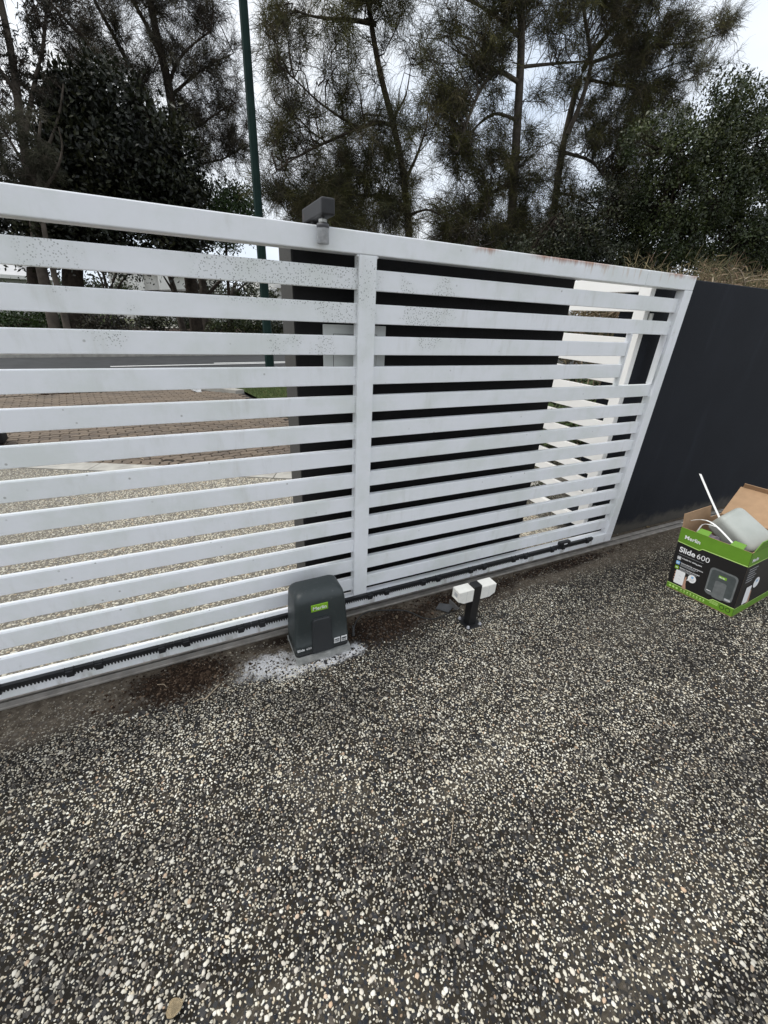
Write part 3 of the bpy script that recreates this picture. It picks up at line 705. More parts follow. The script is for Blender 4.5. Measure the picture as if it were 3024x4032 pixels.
# toothed rack in 350 mm lengths, lugs either side of each joint
def rack_mesh(L=0.349):
    bm = bmesh.new(); p = 0.01257; n = int(L / p); x0 = -L / 2
    top, root, tip = 0.0, -0.020, -0.031
    prism(bm, [(x0, top), (x0, root), (-x0, root), (-x0, top)][::-1], -0.020, -0.002, 'y')
    for i in range(n):
        c = x0 + (L - n * p) / 2 + (i + 0.5) * p
        if abs(abs(c) - (L / 2 - 0.052)) < 0.014: continue
        prism(bm, [(c - 0.0050, root + 0.0005), (c - 0.0020, tip), (c + 0.0020, tip), (c + 0.0050, root + 0.0005)][::-1], -0.020, -0.004, 'y')
    return bm
rk = rack_mesh(); rme = bpy.data.meshes.new('gear_rack'); bmesh.ops.recalc_face_normals(rk, faces=rk.faces[:]); rk.to_mesh(rme); rk.free(); rme.materials.append(M['rack'])
lbm = bmesh.new(); bx(lbm, -0.014, 0.014, -0.026, -0.001, -0.036, -0.004, 0.002, 1); prism(lbm, [(-0.020, -0.001), (-0.016, 0.007), (-0.013, -0.001)], -0.014, -0.006, 'y'); prism(lbm, [(0.013, -0.001), (0.016, 0.007), (0.020, -0.001)], -0.014, -0.006, 'y')
lme = bpy.data.meshes.new('mounting_lug'); bmesh.ops.recalc_face_normals(lbm, faces=lbm.faces[:]); lbm.to_mesh(lme); lbm.free(); lme.materials.append(M['rack'])
x = -1.257 - 0.35 * 3 + 0.175
while x + 0.175 < 2.09:
    o = bpy.data.objects.new('gear_rack', rme); COL.objects.link(o); o.parent = gate; o.location = (x, -0.03, 0.135)
    for sx in (-1, 1):
        q = bpy.data.objects.new('mounting_lug', lme); COL.objects.link(q); q.parent = o; q.location = (sx * (0.1745 - 0.052), 0, 0)
    x += 0.35
lm = box('limit_magnet', 1.545, 1.642, -0.030, -0.002, 0.1385, 0.166, M['rack'], gate, 0.003)
box('magnet_label', 1.580, 1.612, -0.0306, -0.0301, 0.146, 0.153, M['white_print'], lm)

# ------------------------------------------------------------------ pedestrian gate standing open behind
pg = thing('pedestrian_gate', 'white slatted pedestrian gate standing open beyond the sliding gate', 'gate', (1.945, 0.5, 0.0))
PX0, PX1 = 1.918, 1.958
box('stile', PX0 - 0.002, PX1 + 0.002, 0.108, 0.185, 0.14, 1.822, M['side_gate'], pg, 0.003)
box('stile', PX0 - 0.002, PX1 + 0.002, 1.02, 1.095, 0.14, 1.822, M['side_gate'], pg, 0.003)
box('top_rail', PX0, PX1, 0.1855, 1.0195, 1.745, 1.822, M['side_gate'], pg, 0.003)
box('bottom_rail', PX0, PX1, 0.1855, 1.0195, 0.14, 0.215, M['side_gate'], pg, 0.003)
z = 1.702
while z - 0.066 > 0.24:
    box('slat', PX0 + 0.006, PX1 - 0.006, 0.1855, 1.0195, z - 0.066, z, M['side_gate'], pg, 0.002)
    z -= 0.108
for hz in (0.30, 1.60):
    hg = bmesh.new(); lathe(hg, [(0.012, -0.03), (0.012, 0.03)], (1.963, 0.0945, hz), 12); bx(hg, 1.955, 2.0, 0.1065, 0.1125, hz - 0.025, hz + 0.025)
    bm_obj('hinge', hg, M['galv'], pg)

# ------------------------------------------------------------------ gate guide bracket over the top rail
gb = thing('guide_bracket', 'dark grey square guide arm with a hanging steel roller over the gate top', 'bracket', (-0.143, 0.2, 1.815))
box('arm', -0.1685, -0.1175, -0.062, 0.19, 1.857, 1.908, M['bracket'], gb, 0.006)
box('mounting_foot', -0.165, -0.121, 0.13, 0.19, 1.8155, 1.8565, M['bracket'], gb, 0.003)
for y in (-0.0265, 0.1025):
    bm = bmesh.new(); lathe(bm, [(0.0190, -0.062), (0.0215, -0.059), (0.0215, -0.012), (0.0225, -0.010), (0.0225, -0.003), (0.019, 0.0)], (-0.1525, y, 1.836), 24)
    rl = bm_obj('roller', bm, M['roller'], gb, smooth=True)
    rl.data.polygons.foreach_set('use_smooth', [len(f.vertices) == 4 for f in rl.data.polygons])
    bm = bmesh.new(); lathe(bm, [(0.006, 0.0), (0.006, 0.022)], (-0.1525, y, 1.836), 12); bm_obj('pin', bm, M['roller_dark'], rl)
    bm = bmesh.new(); lathe(bm, [(0.0155, 0.003), (0.0155, 0.012)], (-0.1525, y, 1.836), 6); bm_obj('nut', bm, M['galv'], rl)

# ------------------------------------------------------------------ gate motor
mo = thing('gate_motor', 'dark slate grey gate motor on a galvanised base beside the sliding gate', 'gate motor', (-0.256, -0.15, 0.0))
bp = bmesh.new(); bx(bp, -0.394, -0.116, -0.2485, -0.2455, 0.0, 0.036); bx(bp, -0.394, -0.116, -0.245, -0.06, 0.0325, 0.036); bx(bp, -0.392, -0.118, -0.0635, -0.06, 0.0, 0.032)
bm_obj('base_plate', bp, M['galv'], mo)
def rrect(x0, x1, y0, y1, r, rb, n=5):
    pts = []
    for (cx, cy, a0, rr) in ((x0 + r, y0 + r, math.pi, r), (x1 - r, y0 + r, 1.5 * math.pi, r), (x1 - rb, y1 - rb, 0, rb), (x0 + rb, y1 - rb, 0.5 * math.pi, rb)):
        for i in range(n + 1):
            a = a0 + 0.5 * math.pi * i / n; pts.append((cx + rr * math.cos(a), cy + rr * math.sin(a)))
    return pts
def loft(levels, mat, name, parent, smooth=True):
    bm = bmesh.new(); rings = []
    for z, (x0, x1, y0, y1, r, rb) in levels:
        rings.append([bm.verts.new((p[0], p[1], z(p) if callable(z) else z)) for p in rrect(x0, x1, y0, y1, r, rb)])
    n = len(rings[0])
    for a, b in zip(rings[:-1], rings[1:]):
        for i in range(n): bm.faces.new((a[i], a[(i + 1) % n], b[(i + 1) % n], b[i]))
    bm.faces.new(rings[0][::-1]); bm.faces.new(rings[-1])
    o = bm_obj(name, bm, mat, parent, smooth=smooth)
    o.data.polygons.foreach_set('use_smooth', [len(f.vertices) == 4 for f in o.data.polygons]); return o
loft([(0.0365, (-0.3905, -0.1195, -0.2345, -0.069, 0.018, 0.010)), (0.0515, (-0.3905, -0.1195, -0.2345, -0.069, 0.018, 0.010))], M['black_powdercoat'], 'lower_skirt', mo)
cover = loft([(0.0518, (-0.391, -0.119, -0.235, -0.068, 0.018, 0.010)), (0.104, (-0.3905, -0.1195, -0.2345, -0.068, 0.018, 0.010)), (0.1065, (-0.389, -0.121, -0.232, -0.069, 0.018, 0.010)),
      (0.20, (-0.385, -0.125, -0.2305, -0.070, 0.020, 0.012)), (0.30, (-0.380, -0.131, -0.2275, -0.073, 0.024, 0.014)), (0.335, (-0.378, -0.134, -0.225, -0.074, 0.027, 0.016)),
      (0.355, (-0.375, -0.138, -0.2205, -0.076, 0.030, 0.018)), (0.370, (-0.368, -0.146, -0.210, -0.082, 0.033, 0.022)), (0.380, (-0.357, -0.158, -0.194, -0.092, 0.034, 0.024)),
      (0.386, (-0.340, -0.175, -0.172, -0.104, 0.030, 0.022)), (0.388, (-0.315, -0.200, -0.152, -0.118, 0.016, 0.012))], M['motor'], 'cover', mo)
# raised release panel, badge and lettering on the front
bm = bmesh.new()
def panel_outline(n=6):
    pts = [(-0.311, 0.0375), (-0.201, 0.0375), (-0.213, 0.232)]
    for i in range(n + 1):
        a = 0.5 * math.pi * i / n; pts.append((-0.213 - 0.016 + 0.016 * math.cos(a), 0.232 + 0.018 * math.sin(a)))
    for i in range(n + 1):
        a = 0.5 * math.pi * (1 + i / n); pts.append((-0.305 + 0.016 + 0.016 * math.cos(a), 0.232 + 0.018 * math.sin(a)))
    pts.append((-0.305, 0.232)); return pts
prism(bm, panel_outline(), -0.2435, -0.220, 'y')
bmesh.ops.remove_doubles(bm, verts=bm.verts[:], dist=1e-5)
fe = [e for e in bm.edges if all(v.co.y < -0.24 for v in e.verts)]
bmesh.ops.bevel(bm, geom=fe, offset=0.006, segments=3, affect='EDGES')
bm_obj('release_panel', bm, M['motor_panel'], mo)
def front_text(body, x, z, size, y, mat, parent, bold=0.0, tilt=0.0, spacing=1.0, name='lettering'):
    me = text_mesh(body, size, bold, spacing=spacing)
    me.transform(Matrix.Translation((x, y, z)) @ Matrix.Rotation(math.radians(90) + tilt, 4, 'X'))
    return link(name, me, mat, parent)
bd = box('badge', -0.306, -0.224, -0.2305, -0.226, 0.289, 0.327, M['badge_green'], mo, 0.001, 1)
front_text('Merlin', -0.2995, 0.2985, 0.0265, -0.2311, M['white_print'], bd, 0.0003)
front_text('Slide', -0.3835, 0.073, 0.0192, -0.2357, M['white_print'], cover, 0.0005)
front_text('600', -0.3395, 0.073, 0.0180, -0.2357, M['white_print'], cover, -0.0001)
for x, ln in ((-0.198, ('Battery', 'Backup')), (-0.161, ('myQ',))):
    bm = bmesh.new(); w = 0.031; h = 0.034; z0 = 0.066
    for a, b, c, d_ in ((0, w, 0, 0.003), (0, w, h - 0.009, h), (0, 0.003, 0.003, h - 0.009), (w - 0.003, w, 0.003, h - 0.009)):
        bx(bm, x + a, x + b, -0.2362, -0.2353, z0 + c, z0 + d_)
    ic = bm_obj('icon', bm, M['white_print'], cover)
    if len(ln) == 2:
        front_text(ln[0], x + 0.0045, z0 + 0.0145, 0.0078, -0.2360, M['white_print'], cover, 0.0002); front_text(ln[1], x + 0.0045, z0 + 0.0060, 0.0078, -0.2360, M['white_print'], cover, 0.0002)
    else: front_text(ln[0], x + 0.0048, z0 + 0.009, 0.0125, -0.2360, M['white_print'], cover, 0.0003)

# ------------------------------------------------------------------ photo beam post
bp_ = thing('beam_post', 'short black steel post with two white sensor housings bolted to the driveway', 'sensor post', (0.583, -0.31, 0.0))
box('base_plate', 0.532, 0.634, -0.363, -0.259, 0.0, 0.008, M['black_powdercoat'], bp_, 0.002, 1)
box('post', 0.558, 0.608, -0.335, -0.285, 0.008, 0.268, M['black_powdercoat'], bp_, 0.003)
for x, y in ((0.543, -0.352), (0.623, -0.352), (0.543, -0.270), (0.623, -0.270)):
    bm = bmesh.new(); lathe(bm, [(0.0095, 0.008), (0.0095, 0.0105), (0.0075, 0.011), (0.0075, 0.018), (0.005, 0.021), (0.0015, 0.022)], (x, y, 0), 10); bm_obj('bolt', bm, M['bolt'], bp_)
def housing(x0, x1, zb, zt, left):
    y0, y1 = -0.337, -0.272; c = 0.020
    out = x0 if left else x1
    # side profile in XZ with a chamfered lower outer corner
    if left: pts = [(x1, zb), (x1, zt), (x0, zt), (x0, zb + c), (x0 + c * 1.8, zb)]
    else: pts = [(x0, zb), (x1 - c * 1.8, zb), (x1, zb + c), (x1, zt), (x0, zt)]
    bm = bmesh.new(); prism(bm, pts, y0, y1, 'y'); bmesh.ops.recalc_face_normals(bm, faces=bm.faces[:])
    bmesh.ops.bevel(bm, geom=bm.edges[:], offset=0.002, segments=2, affect='EDGES')
    h = bm_obj('sensor_housing', bm, M['beam_white'], bp_)
    xm = (x0 + x1) / 2
    return h
hl = housing(0.464, 0.5575, 0.176, 0.256, True)
hr = housing(0.6085, 0.706, 0.176, 0.256, False)
# recessed lens window in the outer end of the left housing
bm = bmesh.new()
for a in ((0.4615, 0.4638, -0.334, -0.275, 0.2445, 0.2545), (0.4615, 0.4638, -0.334, -0.275, 0.196, 0.204), (0.4615, 0.4638, -0.334, -0.3275, 0.204, 0.2445), (0.4615, 0.4638, -0.2815, -0.275, 0.204, 0.2445)): bx(bm, *a)
bm_obj('lens_frame', bm, M['beam_white'], hl)
box('lens', 0.4622, 0.4638, -0.318, -0.291, 0.213, 0.236, M['grey_print'], hl, 0.0006, 1)
bm = bmesh.new(); bx(bm, 0.449, 0.4535, -0.336, -0.273, 0.150, 0.176); bx(bm, 0.4535, 0.475, -0.336, -0.273, 0.150, 0.154)
bm_obj('lens_cover_flap', bm, M['clear_grey'], hl)
bm = bmesh.new(); bx(bm, 0.5105, 0.5112, -0.3375, -0.3369, 0.178, 0.254); bm_obj('seam', bm, M['grey_print'], hl)
bm = bmesh.new(); bx(bm, 0.6575, 0.6582, -0.3375, -0.3369, 0.178, 0.254); bm_obj('seam', bm, M['grey_print'], hr)

# cable, conduit stub, offcut
cb = cable('sensor_cable', [gnd(1391, 2478, .006), gnd(1402, 2440, .03), gnd(1443, 2406, .02), gnd(1518, 2402, .008), gnd(1601, 2402, .008), gnd(1639, 2421, .006), gnd(1677, 2440, .006), gnd(1722, 2436, .006), gnd(1770, 2412, .02), (0.50, -0.292, 0.10), (0.52, -0.300, 0.172)], 0.0034, M['cable'])
tag(cb, 'thin black cable looping over the soil from motor to sensor post', 'cable')
cs = thing('conduit_stub', 'short grey conduit stub sticking out of the soil beside the motor', 'conduit', tuple(gnd(1391, 2500)))
p0 = gnd(1391, 2500)
bm = bmesh.new(); lathe(bm, [(0.0065, -0.01), (0.0065, 0.060), (0.005, 0.060), (0.005, 0.03)], tuple(p0), 14); bm_obj('pipe', bm, M['clear_grey'], cs)
bm = bmesh.new(); lathe(bm, [(0.0085, 0.0), (0.0085, 0.012)], tuple(p0), 14); bm_obj('collar', bm, M['clear_grey'], cs)
bm = bmesh.new()
c4 = [gnd(1716, 2395, .012), gnd(1765, 2410, .012), gnd(1790, 2382, .02), gnd(1730, 2374, .022)]
a = [bm.verts.new(tuple(c)) for c in c4]; b = [bm.verts.new((c[0], c[1], c[2] - 0.006)) for c in c4]
bm.faces.new(a); bm.faces.new(b[::-1])
for i in range(4): bm.faces.new((a[i], b[i], b[(i + 1) % 4], a[(i + 1) % 4]))
tag(bm_obj('plastic_offcut', bm, M['slate']), 'flat dark grey plastic offcut lying in the soil behind the sensor post', 'offcut')

# ------------------------------------------------------------------ printed carton with the old parts in it
BW, BD, BH, TK = 0.367, 0.49, 0.430, 0.004
bxr = thing('cardboard_box', 'open black and green printed carton standing on the driveway by the dark wall', 'box', (2.096, -0.886, 0.0), math.atan2(0.058, 0.363))
def lbox(name, x0, x1, y0, y1, z0, z1, mat, parent, bev=0.0): return box(name, x0, x1, y0, y1, z0, z1, mat, parent, bev, 1, world=False)
lbox('bottom_panel', 0.0, BD, 0.0, BW, 0.002, 0.006, M['card'], bxr)
fp = lbox('printed_panel', 0.0, TK, 0.0, BW, 0.0065, BH, M['card'], bxr)
rp = lbox('printed_panel', TK + 0.0003, BD - TK - 0.0003, 0.0, TK, 0.0065, BH, M['card'], bxr)
lbox('side_panel', TK + 0.0003, BD - TK - 0.0003, BW - TK, BW, 0.0065, BH, M['card'], bxr)
lbox('back_panel', BD - TK, BD, 0.0, BW, 0.0065, BH, M['card'], bxr)
def art(parent, pts, layer, mat, name='print', face='front'):
    """flat print on the front face (u from far end to near corner, v up) or the right face (u from corner to right)"""
    bm = bmesh.new(); d0 = 0.0006 * layer
    if face == 'front': vs = [bm.verts.new((-d0, BW * (1 - u), 0.0065 + (BH - 0.0065) * v)) for u, v in pts]
    else: vs = [bm.verts.new((BD * u, -d0, 0.0065 + (BH - 0.0065) * v)) for u, v in pts]
    bm.faces.new(vs)
    return bm_obj(name, bm, mat, parent, world=False)
def rect(u0, u1, v0, v1): return [(u0, v0), (u1, v0), (u1, v1), (u0, v1)]
def ell(u, v, ru, rv, n=20): return [(u + ru * math.cos(6.2832 * i / n), v + rv * math.sin(6.2832 * i / n)) for i in range(n)]
def rr2(u0, u1, v0, v1, r, n=4, asp=BH / BW):
    pts = []
    for cu, cv, a0 in ((u1 - r, v1 - r / asp, 0), (u0 + r, v1 - r / asp, 90), (u0 + r, v0 + r / asp, 180), (u1 - r, v0 + r / asp, 270)):
        for i in range(n + 1):
            a = math.radians(a0 + 90 * i / n); pts.append((cu + r * math.cos(a), cv + r / asp * math.sin(a)))
    return pts
# front print
art(fp, rect(0, 1, 0, 1), 1, M['card_black'])
art(fp, [(0, 0.775), (0.335, 0.760), (0.375, 0.795), (1, 0.800), (1, 1), (0, 1)], 2, M['card_green'])
art(fp, [(0, 0.765), (0.335, 0.750), (0.375, 0.785), (1, 0.790), (1, 0.801), (0.375, 0.796), (0.335, 0.761), (0, 0.776)], 3, M['card_lime'])
art(fp, [(0, 0), (1, 0), (1, 0.125), (0.70, 0.120), (0.655, 0.080), (0, 0.075)], 2, M['card_green'])
art(fp, [(0, 0.075), (0.655, 0.080), (0.70, 0.120), (1, 0.125), (1, 0.135), (0.70, 0.130), (0.65, 0.090), (0, 0.085)], 3, M['card_lime'])
def ftext(body, u, v, size, mat, parent, bold=0.0, layer=4, face='front', spacing=1.0, name='lettering'):
    me = text_mesh(body, size, bold, spacing=spacing, extrude=0.0001)
    if face == 'front':
        m = Matrix.Translation((-0.0006 * layer, BW * (1 - u), 0.0065 + (BH - 0.0065) * v)) @ Matrix(((0, 0, -1, 0), (-1, 0, 0, 0), (0, 1, 0, 0), (0, 0, 0, 1)))
    else:
        m = Matrix.Translation((BD * u, -0.0006 * layer, 0.0065 + (BH - 0.0065) * v)) @ Matrix(((1, 0, 0, 0), (0, 0, -1, 0), (0, 1, 0, 0), (0, 0, 0, 1)))
    me.transform(m); return link(name, me, mat, parent, world=False)
ftext('Merlin', 0.085, 0.845, 0.034, M['white_print'], fp, 0.0006)
ftext('Slide', 0.055, 0.625, 0.048, M['white_print'], fp, 0.0010)
ftext('600', 0.320, 0.625, 0.048, M['white_print'], fp, -0.0003)
art(fp, rect(0.06, 0.44, 0.585, 0.588), 3, M['grey_print'])
for i, (m_, tx) in enumerate((('grey_print', 'Suitable for sliding gates'), ('print_blue', 'Controlled by smartphone'), ('badge_green', 'Battery backup included'))):
    v = 0.525 - i * 0.078
    art(fp, rr2(0.055, 0.115, v - 0.028, v + 0.028, 0.012), 3, M[m_], 'icon'); art(fp, rect(0.068, 0.102, v - 0.006, v + 0.006), 4, M['white_print'])
    ftext(tx, 0.13, v + 0.004, 0.0115, M['white_print'], fp, 0.0002)
    if i: 
        for q in range(2): art(fp, rect(0.13, 0.40 - 0.04 * q, v - 0.016 - 0.016 * q, v - 0.010 - 0.016 * q), 3, M['grey_print'])
# phone in a hand and speech bubble
art(fp, [(0.235, 0.07), (0.30, 0.07), (0.275, 0.16), (0.265, 0.28), (0.25, 0.28), (0.225, 0.15)], 3, M['print_skin'])
for q in range(4): art(fp, ell(0.088, 0.155 + 0.045 * q, 0.014, 0.016), 3, M['print_skin'])
art(fp, rr2(0.09, 0.235, 0.115, 0.335, 0.015), 4, M['white_print'], 'phone_print'); art(fp, rect(0.15, 0.18, 0.25, 0.255), 5, M['grey_print']); art(fp, rect(0.15, 0.18, 0.195, 0.20), 5, M['grey_print'])
art(fp, ell(0.345, 0.285, 0.062, 0.064), 4, M['white_print'], 'speech_bubble_print'); art(fp, [(0.285, 0.265), (0.30, 0.235), (0.272, 0.225)], 4, M['white_print']); art(fp, rect(0.33, 0.365, 0.295, 0.325), 5, M['print_blue'])
for q in range(3): art(fp, rect(0.315, 0.38, 0.277 - 0.014 * q, 0.282 - 0.014 * q), 5, M['grey_print'])
# picture of the motor
art(fp, rr2(0.555, 0.945, 0.175, 0.600, 0.06), 3, M['print_motor_light'], 'motor_print'); art(fp, rr2(0.580, 0.920, 0.225, 0.575, 0.05), 4, M['print_motor'])
art(fp, rr2(0.665, 0.825, 0.160, 0.430, 0.03), 5, M['print_motor_light']); art(fp, rect(0.690, 0.800, 0.480, 0.520), 5, M['badge_green']); ftext('Merlin', 0.697, 0.488, 0.0115, M['white_print'], fp, 0.0002, 6)
art(fp, rect(0.58, 0.645, 0.228, 0.238), 5, M['white_print']); art(fp, rect(0.845, 0.925, 0.195, 0.225), 5, M['grey_print'])
for q in range(3): art(fp, ell(0.055 + 0.055 * q, 0.040, 0.019, 0.018), 3, M['card_lime'])
for q in range(8): art(fp, rect(0.225 + 0.05 * q, 0.245 + 0.05 * q, 0.038, 0.058), 3, M['card_lime']); art(fp, rect(0.220 + 0.05 * q, 0.250 + 0.05 * q, 0.020, 0.026), 3, M['card_lime'])
for q in range(3): art(fp, rect(0.665, 0.79, 0.060 + 0.018 * q, 0.066 + 0.018 * q), 3, M['card_lime'])
for q in range(2): art(fp, ell(0.845 + 0.085 * q, 0.07, 0.036, 0.034), 3, M['card_black']); art(fp, ell(0.845 + 0.085 * q, 0.07, 0.027, 0.026), 4, M['card_green'])
# right face print
art(rp, rect(0, 1, 0, 1), 1, M['card_black'], face='right')
art(rp, [(0, 0.795), (1, 0.795), (1, 1), (0, 1)], 2, M['card_green'], face='right'); art(rp, [(0, 0.785), (1, 0.785), (1, 0.796), (0, 0.796)], 3, M['card_lime'], face='right')
art(rp, [(0, 0), (1, 0), (1, 0.10), (0.25, 0.10), (0.20, 0.12), (0, 0.12)], 2, M['card_green'], face='right'); art(rp, [(0, 0.12), (0.2, 0.12), (0.25, 0.10), (1, 0.10), (1, 0.108), (0.25, 0.108), (0.2, 0.128), (0, 0.128)], 3, M['card_lime'], face='right')
ftext('Merlin', 0.06, 0.845, 0.030, M['white_print'], rp, 0.0008, face='right')
for q in range(6): art(rp, rect(0.07, 0.30 - 0.03 * (q % 3), 0.72 - 0.04 * q, 0.73 - 0.04 * q), 3, M['grey_print'], face='right')
art(rp, rr2(0.16, 0.30, 0.14, 0.42, 0.015), 4, M['white_print'], 'phone_print', 'right'); art(rp, [(0.27, 0.12), (0.36, 0.12), (0.33, 0.33), (0.29, 0.33)], 3, M['print_skin'], face='right')
art(rp, ell(0.40, 0.43, 0.075, 0.085), 4, M['white_print'], 'speech_bubble_print', 'right'); art(rp, rect(0.38, 0.42, 0.44, 0.475), 5, M['print_blue'], face='right')
# flaps
def quad_flap(name, a, b, c, d, mat_out, mat_in, parent, th=0.004):
    bm = bmesh.new(); P_ = [Vector(q) for q in (a, b, c, d)]
    n = (P_[1] - P_[0]).cross(P_[3] - P_[0]).normalized() * th
    A = [bm.verts.new(q) for q in P_]; B = [bm.verts.new(q + n) for q in P_]
    bm.faces.new(A); f2 = bm.faces.new(B[::-1])
    for i in range(4): bm.faces.new((A[i], B[i], B[(i + 1) % 4], A[(i + 1) % 4]))
    o = bm_obj(name, bm, mat_in, parent, world=False)
    if mat_out is not mat_in:
        o.data.materials.append(mat_out)
        k = max(range(len(o.data.polygons)), key=lambda i: (o.data.polygons[i].center - (sum(P_, Vector()) / 4 + n)).length * -1)
        o.data.polygons[k].material_index = 1
    return o
lid = quad_flap('lid', (BD, 0.0, BH), (BD, BW, BH), (BD + 0.24, BW + 0.02, BH + 0.145), (BD + 0.24, 0.025, BH + 0.145), M['card_green'], M['card'], bxr)
quad_flap('tuck_flap', (BD + 0.24, 0.037, BH + 0.146), (BD + 0.24, BW + 0.008, BH + 0.146), (BD + 0.225, BW, BH + 0.176), (BD + 0.225, 0.045, BH + 0.176), M['card_green'], M['card'], lid)
quad_flap('side_flap', (0.008, BW, BH), (BD - 0.15, BW, BH), (BD - 0.17, BW + 0.004, BH + 0.085), (0.000, BW + 0.004, BH + 0.085), M['card'], M['card'], bxr)
quad_flap('side_flap', (BD - 0.01, 0.0, BH), (0.03, 0.0, BH), (0.060, -0.012, BH + 0.060), (BD - 0.03, -0.012, BH + 0.060), M['card'], M['card_green'], bxr)
for u in (0.22, 0.70):
    y1_, y0_ = BW * (1 - u), BW * (1 - u) - 0.066
    quad_flap('tuck_tab', (0.0, y0_, BH + 0.0003), (0.0, y1_, BH + 0.0003), (0.045, y1_ - 0.004, BH + 0.018), (0.045, y0_ + 0.004, BH + 0.018), M['card_green'], M['card_green'], bxr, 0.003)

# the opened carton has gone slightly out of square
def shear(o):
    for v in o.data.vertices: v.co.y += 0.11 * v.co.z - 0.10 * max(0.0, v.co.x)
    for c in o.children: shear(c)
for c in bxr.children: shear(c)
BM4 = Matrix.Translation((2.096, -0.886, 0.0)) @ Matrix.Rotation(math.atan2(0.058, 0.363), 4, 'Z')
# old light grey motor cover lying in the carton
oc = thing('motor_cover', 'old light grey rounded motor cover lying tilted in the carton', 'motor cover', tuple(BM4 @ Vector((0.25, 0.16, 0.008))))
def rounded_block(sx, sy, sz, r, sub=4):
    bm = bmesh.new(); bx(bm, -sx / 2, sx / 2, -sy / 2, sy / 2, -sz / 2, sz / 2); bmesh.ops.recalc_face_normals(bm, faces=bm.faces[:])
    bmesh.ops.bevel(bm, geom=bm.edges[:], offset=r, segments=sub, affect='EDGES', profile=0.5); return bm
bm = rounded_block(0.21, 0.165, 0.27, 0.036)
for v in bm.verts:
    k = 1.0 - 0.10 * (v.co.z / 0.135 + 1) * 0.5
    v.co.x *= k; v.co.y *= k
oc_c = Vector(atx(2912, 2098, 2.32)); oz = -Vector((0.10, -0.84, -0.50)).normalized(); ox = Vector((0.90, 0.05, 0.36)); ox = (ox - oz * ox.dot(oz)).normalized(); oy = oz.cross(ox)
OCM = Matrix(((ox.x, oy.x, oz.x, oc_c.x), (ox.y, oy.y, oz.y, oc_c.y), (ox.z, oy.z, oz.z, oc_c.z), (0, 0, 0, 1)))
bm.transform(OCM); ob = bm_obj('shell', bm, M['old_cover'], oc, smooth=True)
bm = bmesh.new(); bx(bm, -0.088, 0.088, -0.066, 0.066, -0.150, -0.136); bm.transform(OCM); bm_obj('open_base', bm, M['dark_gap'], oc)
for dx, dy in ((-0.05, 0.05), (0.06, 0.052)):
    bm = bmesh.new(); bmesh.ops.create_icosphere(bm, subdivisions=1, radius=0.006, matrix=OCM @ Matrix.Translation((dx, dy, 0.131))); bm_obj('screw', bm, M['clear_grey'], oc, smooth=True)
def strip_thing(name, label, pts_px, X, wv, cat='strip'):
    P3 = [atx(px, py, xx) for (px, py), xx in zip(pts_px, X)]
    P3 = smooth_path(P3, 14) if len(P3) > 2 else P3
    bm = bmesh.new(); flat_strip(bm, [tuple(q) for q in P3], wv, 0.0025)
    return tag(bm_obj(name, bm, M['white_strip']), label, cat)
strip_thing('plastic_strip', 'white plastic strip sticking straight up out of the carton', [(2757, 1866), (2795, 1955), (2850, 2075)], (2.28, 2.25, 2.22), (0.004, -0.013, 0))
strip_thing('plastic_strip', 'long white plastic strip bent over the old cover down to the carton edge', [(2687, 2058), (2735, 2045), (2775, 2042), (2805, 2055), (2850, 2100), (2900, 2155)], (2.12, 2.12, 2.13, 2.13, 2.12, 2.115), (0.006, -0.008, 0.003))
strip_thing('plastic_strip', 'short bent white plastic strip beside the crumpled bag in the carton', [(2746, 2092), (2766, 2062), (2790, 2064), (2830, 2078)], (2.13, 2.15, 2.17, 2.20), (0.007, -0.004, 0.002))
strip_thing('plastic_strip', 'white plastic strip behind the old cover against the carton lid', [(2914, 2005), (2950, 2040), (2985, 2070), (2997, 2110)], (2.45, 2.46, 2.46, 2.45), (0.004, -0.012, 0.002))
bm = bmesh.new(); bmesh.ops.create_icosphere(bm, subdivisions=4, radius=1.0)
for v in bm.verts:
    c = v.co; n = math.sin(c.x * 9 + c.y * 5) * 0.10 + math.sin(c.y * 13 - c.z * 7) * 0.08 + math.sin(c.z * 17 + c.x * 11) * 0.06
    v.co = c * (1 + n)
bm.transform(BM4 @ Matrix.Translation((0.085, 0.275, 0.325)) @ Matrix.Diagonal((0.065, 0.085, 0.085, 1)))
tag(bm_obj('plastic_bag', bm, M['plastic_bag'], smooth=True), 'crumpled dark purple-grey plastic bag of parts in the carton', 'bag')

# ------------------------------------------------------------------ loose soil, twigs and leaves by the track
g = np.random.default_rng(5)
n = 6000
cen = np.array([(-0.90, -0.13, 0.15, 0.075), (0.13, -0.15, 0.20, 0.08), (0.7, -0.09, 0.30, 0.05), (1.6, -0.06, 0.4, 0.03), (-0.86, -0.11, 0.09, 0.05)])
k = g.choice(5, n, p=[.28, .26, .18, .10, .18])
Pm = np.stack([cen[k, 0] + g.normal(0, 0.78, n) * cen[k, 2], cen[k, 1] + g.normal(0, 0.78, n) * cen[k, 3]], 1)
Pm = Pm[(Pm[:, 1] < -0.012) & ~((np.abs(Pm[:, 0] + 0.255) < 0.145) & (Pm[:, 1] > -0.25))]
sz = np.clip(np.exp(g.normal(math.log(0.0036), 0.5, len(Pm))), 0.0012, 0.012)
cc = np.array([(0.016, 0.010, 0.007), (0.032, 0.020, 0.013), (0.060, 0.040, 0.027), (0.12, 0.086, 0.060)])[g.choice(4, len(Pm), p=[.32, .34, .24, .10])]
o = pebble_field('loose_soil', Pm, sz, sz * g.uniform(0.25, 0.8, len(Pm)), cc, M['soil'], 6, 6); o['label'] = 'loose dark brown soil crumbs scattered along the gate track'; o['category'] = 'soil'
